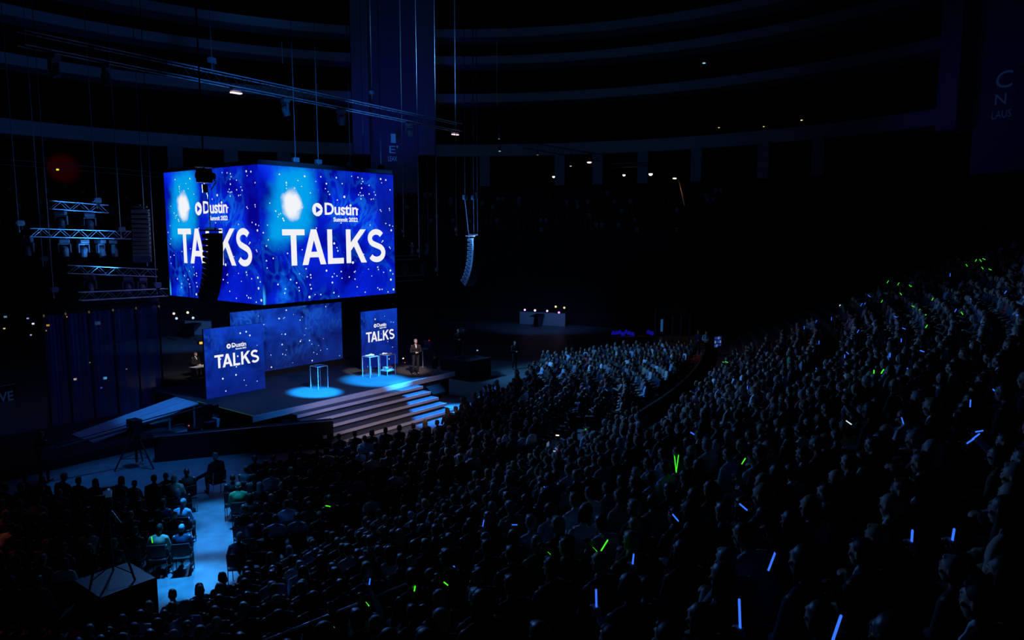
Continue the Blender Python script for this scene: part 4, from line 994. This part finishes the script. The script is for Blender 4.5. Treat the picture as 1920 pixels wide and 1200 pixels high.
for k,(px,X,Y) in enumerate(((571,20.0,27.4),(598,21.2,27.4),(648,23.0,27.4),(702,24.9,27.4),(718,25.2,29))):
    e=empty('chain_hoist',(X,Y,11.5),0,'chain hoist on the top frame of the LED cube, %s along its right side'%ordw(k+1),'hoist','chain hoists on the rig')
    f=MB(); f.box((0,0,0.1),(0.3,0.18,0.2)); f.build('motor_body',M['fixture'],e,bevel=0.02)
    f=MB(); f.tube((0,0,0.2),(0,0,18.5),0.012,seg=6); f.build('chain',M['fixture'],e)
    f=MB(); f.tube((0,0,-0.05),(0,0,0.02),0.02); f.build('hook',M['steel'],e)
# side trusses left of the cube with moving heads
def side_truss(px0,px1,py0,py1,Y,label,heads,w_=0.38):
    a=PY(px0,py0,Y); b=PY(px1,py1,Y); truss(a,b,w_,label,r=0.022)
    for k,hx in enumerate(heads):
        t=(hx-px0)/(px1-px0); q=a+(b-a)*t+V((0,0,-w_/2-0.05))
        moving_head(q,R(-40+25*k),R(-20+15*(k%3)),'moving head lamp under the %s, %s from left'%(label.replace('short ',''),ordw(k+1)),None,1.25)
side_truss(95,200,384,392,39,'short upper side truss left of the cube',(112,165))
side_truss(60,243,436,441,38.5,'short middle side truss left of the cube',(50,115,150,183,209))
side_truss(130,292,505,512,38,'short lower side truss left of the cube',(165,235,262))
side_truss(150,312,556,548,37.5,'short lowest side truss left of the cube',(285,))
truss(PY(738,484,43),PY(780,482,43),0.30,'short truss piece right behind the cube, upper one'); truss(PY(738,523,43),PY(793,520,43),0.40,'short truss piece right behind the cube, lower one')
for k,(px,py) in enumerate(((759,497),(793,497),(773,458),(800,458))): moving_head(PY(px,py,43),R(20*k),R(10),'moving head lamp right behind the cube, %s one'%('lower left','lower right','upper left','upper right')[k],None,1.3)
# thin twin cable pipes upper left
e=empty('rigging_pipe',PY(-20,296,52),0,'thin twin rigging pipes crossing at the upper left','pipe')
q=PY(305,324,52)-PY(-20,296,52)
for dz in (0,-0.32):
    f=MB(); f.tube((0,0,dz),q+V((0,0,dz)),0.03); f.build('pipe',M['steel'],e)
# ---- line arrays
def line_array(x,y,ztop,label,n=12,w_=0.72,dep=0.46,hh=0.225,rz=0.0,shell='speaker'):
    e=empty('line_array',(x,y,ztop),rz,label,'loudspeaker','hanging line arrays')
    f=MB(); f.box((0,0.05,0.10),(w_*0.8,dep*1.5,0.06)); f.box((0,0.05,0.16),(0.08,dep*1.3,0.08)); f.build('flying_frame',M['steel'],e)
    pos=V((0,-dep/2,0)); ang=0.0
    for k in range(n):
        ang=R(34*(k/(n-1))**1.6)
        down=V((0,math.sin(ang),-math.cos(ang)))
        m4=Matrix.Translation(pos)@Euler((ang,0,0)).to_matrix().to_4x4()
        f=MB(); h0=hh*1.0; h1=hh*0.60
        vs=[f.bm.verts.new(q) for q in ((-w_/2,0,0),(w_/2,0,0),(w_/2,0,-h0),(-w_/2,0,-h0),(-w_/2*0.9,dep,-(h0-h1)/2),(w_/2*0.9,dep,-(h0-h1)/2),(w_/2*0.9,dep,-(h0+h1)/2),(-w_/2*0.9,dep,-(h0+h1)/2))]
        for idx in ((0,3,2,1),(4,5,6,7),(0,4,7,3),(1,2,6,5),(0,1,5,4),(3,7,6,2)): f.bm.faces.new([vs[i] for i in idx])
        cb=f.build('speaker_cabinet',M[shell],e,bevel=0.01); cb.matrix_local=m4
        g=MB(); g.box((0,-0.012,-h0/2),(w_*0.94,0.02,h0*0.82)); g.build('grille',M['grille'],cb)
        g=MB(); g.b2((-w_/2-0.008,dep*0.35,-h0*0.7),(-w_/2*0.96,dep*0.8,-h0*0.35)); g.build('side_handle',M['matte'],cb)
        pos=pos+down*hh
    return e
ac=PD(397,437,27.2); line_array(ac.x,ac.y,ac.z,'black curved line array hanging in front of the cube left face',w_=0.58,shell='matte')  # darker shell than the other arrays, shade put into its colour
ar=PD(890,446,39.5); line_array(ar.x,ar.y,ar.z,'curved line array right of the cube, its side lit blue')
al=PD(262,392,33.0); line_array(al.x,al.y,al.z,'line array left of the cube seen from its ribbed rear side',n=11,w_=0.75,rz=R(150))
# suspension above the arrays
p=PD(383,335,27.2); e=empty('array_hoist',p,0,'heavy black chain hoist above the front line array','hoist')
f=MB(); f.box((0,0,0.1),(0.5,0.3,0.5)); f.tube((-0.3,0,0.1),(0.4,0,0.1),0.14,seg=12); f.build('motor_body',M['matte'],e,bevel=0.03)
f=MB(); f.tube((0,0,0.3),(0,0,30-p.z),0.03); f.build('chain',M['matte'],e)
f=MB(); f.tube((0.1,0,-0.2),(0.15,0,ac.z-p.z+0.1),0.02); f.tube((0,0,-0.2),(0,0,-0.5),0.09); f.build('lower_chain',M['matte'],e)
f=MB(); f.tube((0.25,0,0.15),(0.45,0,-0.1),0.02); f.tube((0.45,0,-0.1),(0.25,0,-0.4),0.02); f.build('cable_loop',M['matte'],e)
f=MB(); f.box((0,0,0.42),(0.55,0.32,0.04)); f.build('cover_plate',M['metal'],e)
for k,(px,py,px2) in enumerate(((872,370,880),(888,370,889),(895,366,896))):
    a=PD(px,py,39.5); b=PD(px2,446,39.5); e=empty('array_hoist',a,0,'hoist and cable above the right line array, %s from left'%ordw(k+1),'hoist','hoists of the right line array')
    f=MB(); f.box((0,0,0),(0.22,0.2,0.26)); f.build('motor_body',M['fixture'],e,bevel=0.02)
    f=MB(); f.tube((0,0,0.1),(0,0,30-a.z),0.02); f.build('chain',M['steel'],e)
    f=MB(); f.tube((0,0,-0.1),b-a,0.03 if k==0 else 0.016); f.build('lower_chain',M['metal'],e)
# ---- far right truss with lit lamps
truss(PD(985,272,62),PD(1125,296,55),0.5,'dark truss hanging over the far audience',m='matte'); 
truss(PD(1150,311,52),PD(1245,306,66),0.3,'thin truss among the far lit lamps',m='steel',r=0.02)
for k,(px,py,D,lc,s,rad) in enumerate(sorted(((1038,331,60,(1,0.75,1.0),4,0.10),(1170,328,60,(0.85,0.65,1.0),4,0.11),(1220,326,58,(1,0.85,0.75),4,0.15),(1265,334,58,(1,0.8,0.5),2.5,0.15),(1105,304,56,(1,0.7,0.6),1.6,0.18),(1070,311,56,(0.8,0.85,1),0.7,0.08),(937,283,52,(0.6,0.8,1),0.5,0.08),(1320,118,70,(0.3,0.8,1),0.8,0.15),(1348,239,80,(1,0.75,0.3),0.9,0.10),(1432,237,78,(1,0.75,0.3),0.9,0.10),(1503,225,76,(1,0.75,0.3),1.2,0.12),(936,260,52,(0.6,0.8,1),0.2,0.08),(1008,290,54,(0.8,0.8,0.6),0.15,0.08)))):
    p=PD(px,py,D); e=empty('house_lamp',p,0,'small %s lamp high over the far hall, %s from left'%(hue(lc),ordw(k+1)),'lamp','small lamps over the far hall')
    f=MB(); f.tube((0,0,0.02),(0,0,0.35),rad*1.2,rad*0.7,12); f.build('housing',M['matte'],e)
    f=MB(); f.ell((0,0,-0.02),(rad,rad,rad*(0.8 if s>3.5 else 0.4))); f.build('bulb',lens_m(lc,s),e)
    f=MB(); f.tube((0,0,0.3),(0,0,1.0),0.02); f.build('hanger',M['matte'],e)
a=PD(1272,336,57); b=PD(1283,386,57); e=empty('warm_lit_pole',b,0,'thin pole lit warm under the rightmost far lamp','pole')
f=MB(); f.tube((0,0,0),a-b,0.05); f.build('pole',mat('warm_lit_metal',(0.6,0.4,0.22),0.5),e)  # warm lamp light painted into the pole colour
spot('warm_lamp',a+V((0.1,-0.3,0.6)),b,(1,0.6,0.3),160,30,0.6)
for k,(px,y0,y1,D) in enumerate(((932,80,200,52),(1110,190,265,56),(1675,105,180,60),(530,80,120,44),(803,200,470,48),(856,200,432,50))):
    a=PD(px,y0,D); b=PD(px,y1,D); f=MB(); f.tube((0,0,0),(0,0,a.z-b.z),0.016,seg=5); tag(f.build('steel_cable',M['steel'],loc=b),'thin steel cable hanging from the roof, %s of the loose cables'%ordw(k+1),'cable','loose cables from the roof')
# ------------------------------------------------------------ left side backstage
gx=[(95,775),(135,770),(178,762),(222,754),(264,744),(306,735),(345,722)]
base=[PZ(x,y,0.0) for x,y in gx]
Yg=sum(p.y for p in base[1:6])/5
for k in range(6):
    a=PY(gx[k][0],gx[k][1],34.8); 
    e=empty('drape_pole',(a.x,34.8,0),0,'black drape pole with glinting tip left of the stage, %s from left'%ordw(k+1),'pole','drape poles left of the stage')
    f=MB(); f.tube((0,0,0),(0,0,5.2),0.05); f.build('pole',M['matte'],e)
    f=MB(); f.tube((0,0,0),(0,0,0.03),0.3,seg=16); f.build('foot_plate',M['matte'],e)
    f=MB(); f.ell((0,-0.06,5.0),(0.04,0.04,0.06)); f.build('tip_glint',lens_m((0.5,0.4,0.1),0.12),e)  # glint on the lit pole top, painted as a faint glow
    if k<5:
        b=PY(gx[k+1][0],gx[k+1][1],34.8); n=40; W=b.x-a.x-0.16; f=MB(); prev=None
        for i in range(n+1):
            x=0.08+W*i/n; y=0.035*math.sin(i*0.7); q=[f.bm.verts.new((x,y,0.1)),f.bm.verts.new((x,y,5.0))]
            if prev: f.bm.faces.new((prev[0],q[0],q[1],prev[1]))
            prev=q
        o=f.build('gauze_curtain',M['gauze'],loc=(a.x,34.8,0),smooth=True); tag(o,'dark blue see-through gauze curtain left of the stage, %s bay from left'%ordw(k+1),'curtain','gauze curtains left of the stage')
# rink boards: white stretches
def board(px0,px1,pyb,hgt,label,z0=0.0):
    a=PZ(px0,pyb[0],z0); b=PZ(px1,pyb[1],z0); d=b-a; f=MB(); f.box((0,0,hgt/2),(d.length,0.12,hgt)); o=f.build('white_board',M['white'],loc=(a+b)/2,rz=math.atan2(d.y,d.x)); tag(o,label,'board')
    f=MB(); f.box((0,0,hgt+0.03),(d.length,0.16,0.06)); f.build('top_rail',M['steel'],o)
board(305,397,(626,628),1.15,'pale rink board behind the stage at the left')
board(975,1060,(607,612),1.15,'pale rink board far behind the stage at the right')
spot('board_light',(*PD(1015,520,60)[:2],7.0),PD(1015,600,66),(0.08,0.30,1),450,90,1.0)
spot('board_light',(*PD(350,520,50)[:2],7.0),PD(350,610,58),(0.08,0.30,1),900,90,1.0)
for k,(px,py,lc,s) in enumerate(((984,581,(0.9,0.3,1),2.5),(1003,582,(1,0.6,1),3),(1026,583,(1,0.6,0.9),1.5),(1048,586,(0.8,0.2,1),3),(1042,575,(0.9,1,0.4),1.2),(1058,577,(1,0.7,0.3),1.2),(326,588,(1,0.6,0.5),1.5),(352,586,(1,0.8,0.5),1.5),(331,597,(0.6,0.8,1),1.0),(362,596,(0.6,0.8,1),1.0))):
    p=PD(px,py,64 if px>900 else 56); e=empty('small_spotlight',p,0,'tiny coloured light above the %s pale rink board, %s from left'%('right' if px>900 else 'left',ordw(k+1 if px>900 else k-5)),'lamp','tiny lights above the rink boards'); 
    f=MB(); f.ell((0,0,0),(0.09,0.09,0.09)); f.build('bulb',lens_m(lc,s),e); f=MB(); f.tube((0,0.05,0.0),(0,0.05,0.3),0.05); f.build('housing',M['matte'],e)
# tables in front of boards
for px,py,lb in ((1008,612,'dark high table in front of the far pale board'),(352,632,'dark table in front of the left pale board')):
    p=PZ(px,py,0); e=empty('bar_table',p,R(20),lb,'table'); f=MB(); f.b2((-1.2,-0.4,1.0),(1.2,0.4,1.05)); f.build('table_top',M['matte'],e); f=MB(); f.b2((-0.5,-0.2,0),(0.5,0.2,1.0)); f.build('cabinet',M['plastic'],e)
# blue lit things, far floor
rs=random.Random(9)
for k in range(9):
    px=1150+k*6+(24 if k>6 else 0); p=PZ(px,627+rs.uniform(-2,3),0.8); f=MB(); f.b2((-0.12,-0.1,0),(0.12,0.1,0.16)); f.ell((0,0,0.2),(0.12,0.1,0.08)); o=f.build('blue_lantern',emit('blue_lantern_light',(0.01,0.01,0.6),0.35),loc=p)
    tag(o,'small blue glowing lantern on the far bar, %s from left'%ordw(k+1),'lantern','blue lanterns on the far bar')
a=PZ(1146,632,0.78); b=PZ(1212,630,0.78); boxbetween(a[:2],b[:2],0.6,0,0.78,'far_bar',M['matte'],'dark bar counter carrying the blue lanterns','bar')
# doorway gate with dim lettering
a=PZ(1228,640,0); b=PZ(1292,641,0); d=b-a; L=d.length; e=empty('entrance_gate',a,math.atan2(d.y,d.x),'dark gate frame with dim letters at the far end of the hall','gate')
for k in range(5):
    f=MB(); f.b2((L*k/4-0.06,-0.06,0),(L*k/4+0.06,0.06,2.6)); f.build('post',M['steel'],e)
f=MB(); f.b2((0,-0.1,2.0),(L,0.1,3.0)); f.build('sign_board',M['matte'],e)
place_text(text_mesh('MACED',1.0,0.02),'sign_lettering',mat('dim_green_paint',(0.06,0.16,0.08),0.6),e,0.25,2.15,L-0.5,y=-0.12,ht=0.65)
# info screen and standing sign
p=PZ(1345,659,0); e=empty('info_screen',p,R(-30),'blue lit information screen standing past the floor seats','screen'); f=MB(); f.b2((-0.35,0,0.25),(0.35,0.08,1.15)); f.build('casing',M['plastic'],e)
for k in range(12):
    f=MB(); x=-0.27+(k%4)*0.15; z=0.32+(k//4)*0.27; f.b2((x,-0.012,z),(x+0.11,-0.002,z+0.2)); f.build('screen_tile',emit('tile_%d'%k,[(0.03,0.07,0.5),(0.15,0.3,0.7),(0.02,0.05,0.35)][k%3],0.6),e)
f=MB(); f.b2((-0.3,-0.15,0),(0.3,0.25,0.25)); f.build('foot',M['plastic'],e)
p=PZ(1241,628,0); f=MB(); f.b2((-0.22,-0.03,0.3),(0.22,0.03,1.3)); o=f.build('poster_stand',emit('lit_poster',(0.01,0.05,0.16),1),loc=p); tag(o,'small blue lit poster stand before the dark gate','poster'); f=MB(); f.b2((-0.25,-0.15,0),(0.25,0.15,0.3)); f.build('foot',M['plastic'],o)
# LIVE sign at far left
p0=PD(-14,752,37); e=empty('sign_box',p0,R(10),'dark sign box with LIVE lettering at the left edge','sign'); f=MB(); f.b2((-0.5,0,-0.5),(1.1,0.3,0.7)); f.build('box',M['matte'],e)
f=MB(); f.b2((-0.5,-0.02,0.66),(1.1,0.0,0.70)); f.b2((-0.5,-0.02,-0.48),(1.1,0.0,-0.45)); f.build('border',M['metal'],e)
place_text(text_mesh('LIVE',1.0,0.02),'sign_lettering',emit('dim_letters',lin(10,26,55)),e,-0.12,-0.15,1.1,y=-0.02,ht=0.5)
# scattered equipment lamps, and a yellow sign given the same lamp body
for k,(px,py,cc,s,rad) in enumerate(sorted(((141,711,(0.9,0.8,0.6),1,.10),(197,709,(0.1,0.45,0.9),1,.12),(190,727,(0.1,0.08,1),1.5,.07),(62,607,(0.6,0.6,1),1.5,.08),(8,616,(0.9,0.6,0.3),.8,.07),(52,597,(0.3,0.4,1),.8,.07),(90,610,(1,0.5,0.05),1,.10),(125,594,(1,0.15,0.25),1,.06),(86,620,(0.6,0.3,0.2),.6,.07),(58,628,(0.6,0.5,1),.8,.06),(168,680,(0.3,0.6,0.1),.6,.05),(237,692,(0.7,0.6,0.5),.5,.05),(310,745,(1,0.1,0.1),1,.04),(354,798,(1,0.1,0.1),1,.04),(377,643,(1,0.6,0.1),1,.12),(108,318,(1.0,0.75,0.05),1.0,.09),(756,672,(1,1,1),3,.05),(759,680,(1,0.05,0.03),1,.04),(10,594,(0.2,0.5,0.8),.4,.1),(183,606,(0.1,0.3,0.8),.3,.18),(895,657,(0.3,0.6,1),.8,.06),(1025,742-12,(0.6,1,0.6),1,.05),(1037,722,(0.1,1,0.4),1.2,.07),(1576,573,(1,0.9,0.6),3,.10),(1569,611,(1,0.4,0.02),.5,.10),(1036,725,(0.2,0.9,0.5),.8,.05)))):
    D=38 if px<400 else (40 if px<1000 else 43)
    if px==1576 or px==1569: D=44
    p=PD(px,py,D)
    if p.z<0.3: p=PZ(px,py,0.35)
    rad*=0.6
    e=empty('indicator_lamp',p,0,'small %s equipment light, %s such light from the left of the picture'%(hue(cc),ordw(k+1)),'lamp','small equipment lights')
    f=MB(); f.box((0,0,0),(rad*2,rad*1.2,rad*1.5)); f.build('light_face',lens_m(cc,s),e); f=MB(); f.box((0.05,0.12+rad,-0.02),(rad*2.6,0.2,rad*2.4)); f.build('casing',M['plastic'],e)
# red glow on far left seats comes from a dim red lamp
spot('red_lamp',PD(112,300,70),PD(125,335,82),(1,0.02,0.01),2400,36,0.8)
# pillar lettering
def wall_text(px,py,body,hpx,phi,rad,m,wpx):
    x,y=ring(rad,phi); D=V((x,y,0)); 
    # place at ring radius in front of the recess
    dd=math.cos(YAW)*x+math.sin(YAW)*y; p=PD(px,py,dd*0.985); q=PD(px,py-hpx,dd*0.985); hh=(q-p).length
    e=empty('pillar_lettering',p,R(phi-90),'pale letters %s on the %s pillar'%(body,'centre' if phi>0 else 'right'),'lettering')
    me=text_mesh(body,1.0,0.0); place_text(me,'letter',m,e,0,0,wpx*dd/FOC,y=0,ht=hh)
    return e
lm=mat('pale_letters',(0.75,0.8,0.85),0.5)
lt=emit('dim_glow_letters',lin(18,60,130)); lt2=emit('dim_glow_letters_right',lin(8,22,48))  # letters glow faintly by their own emission
wall_text(733,268,'1',17,PH1,45,lt,9); wall_text(730,287,'E\'',14,PH1,45,lt,16); wall_text(728,302,'LEAX',9,PH1,45,lt,16)
wall_text(1866,168,'C',31,PH2,44,lt2,33); wall_text(1865,198,'N',20,PH2,44,lt2,22); wall_text(1859,224,'LAUS',14,PH2,44,lt2,38)
# ------------------------------------------------------------ handrail across the near stand
ra_=PZ(800,1080,3.75); rb_=PZ(500,1200,3.75); rd=(rb_-ra_).normalized(); ra_=ra_-rd*0.1; RL=(rb_-ra_).length+4.0; zr=tierz(8)
e=empty('handrail',(ra_.x,ra_.y,zr),math.atan2(rd.y,rd.x),'long thin metal handrail crossing the near stand','handrail')
f=MB(); f.tube((0,0,3.75-zr),(RL,0,3.75-zr),0.017,seg=10); f.build('top_rail',M['metal'],e)
f=MB(); f.tube((0,0,0.5),(RL,0,0.5),0.012,seg=8); f.build('lower_rail',M['matte'],e)
for k in range(5):
    f=MB(); f.tube((k*RL/4.0,0,0),(k*RL/4.0,0,3.75-zr),0.018); f.build('post',M['matte'],e)
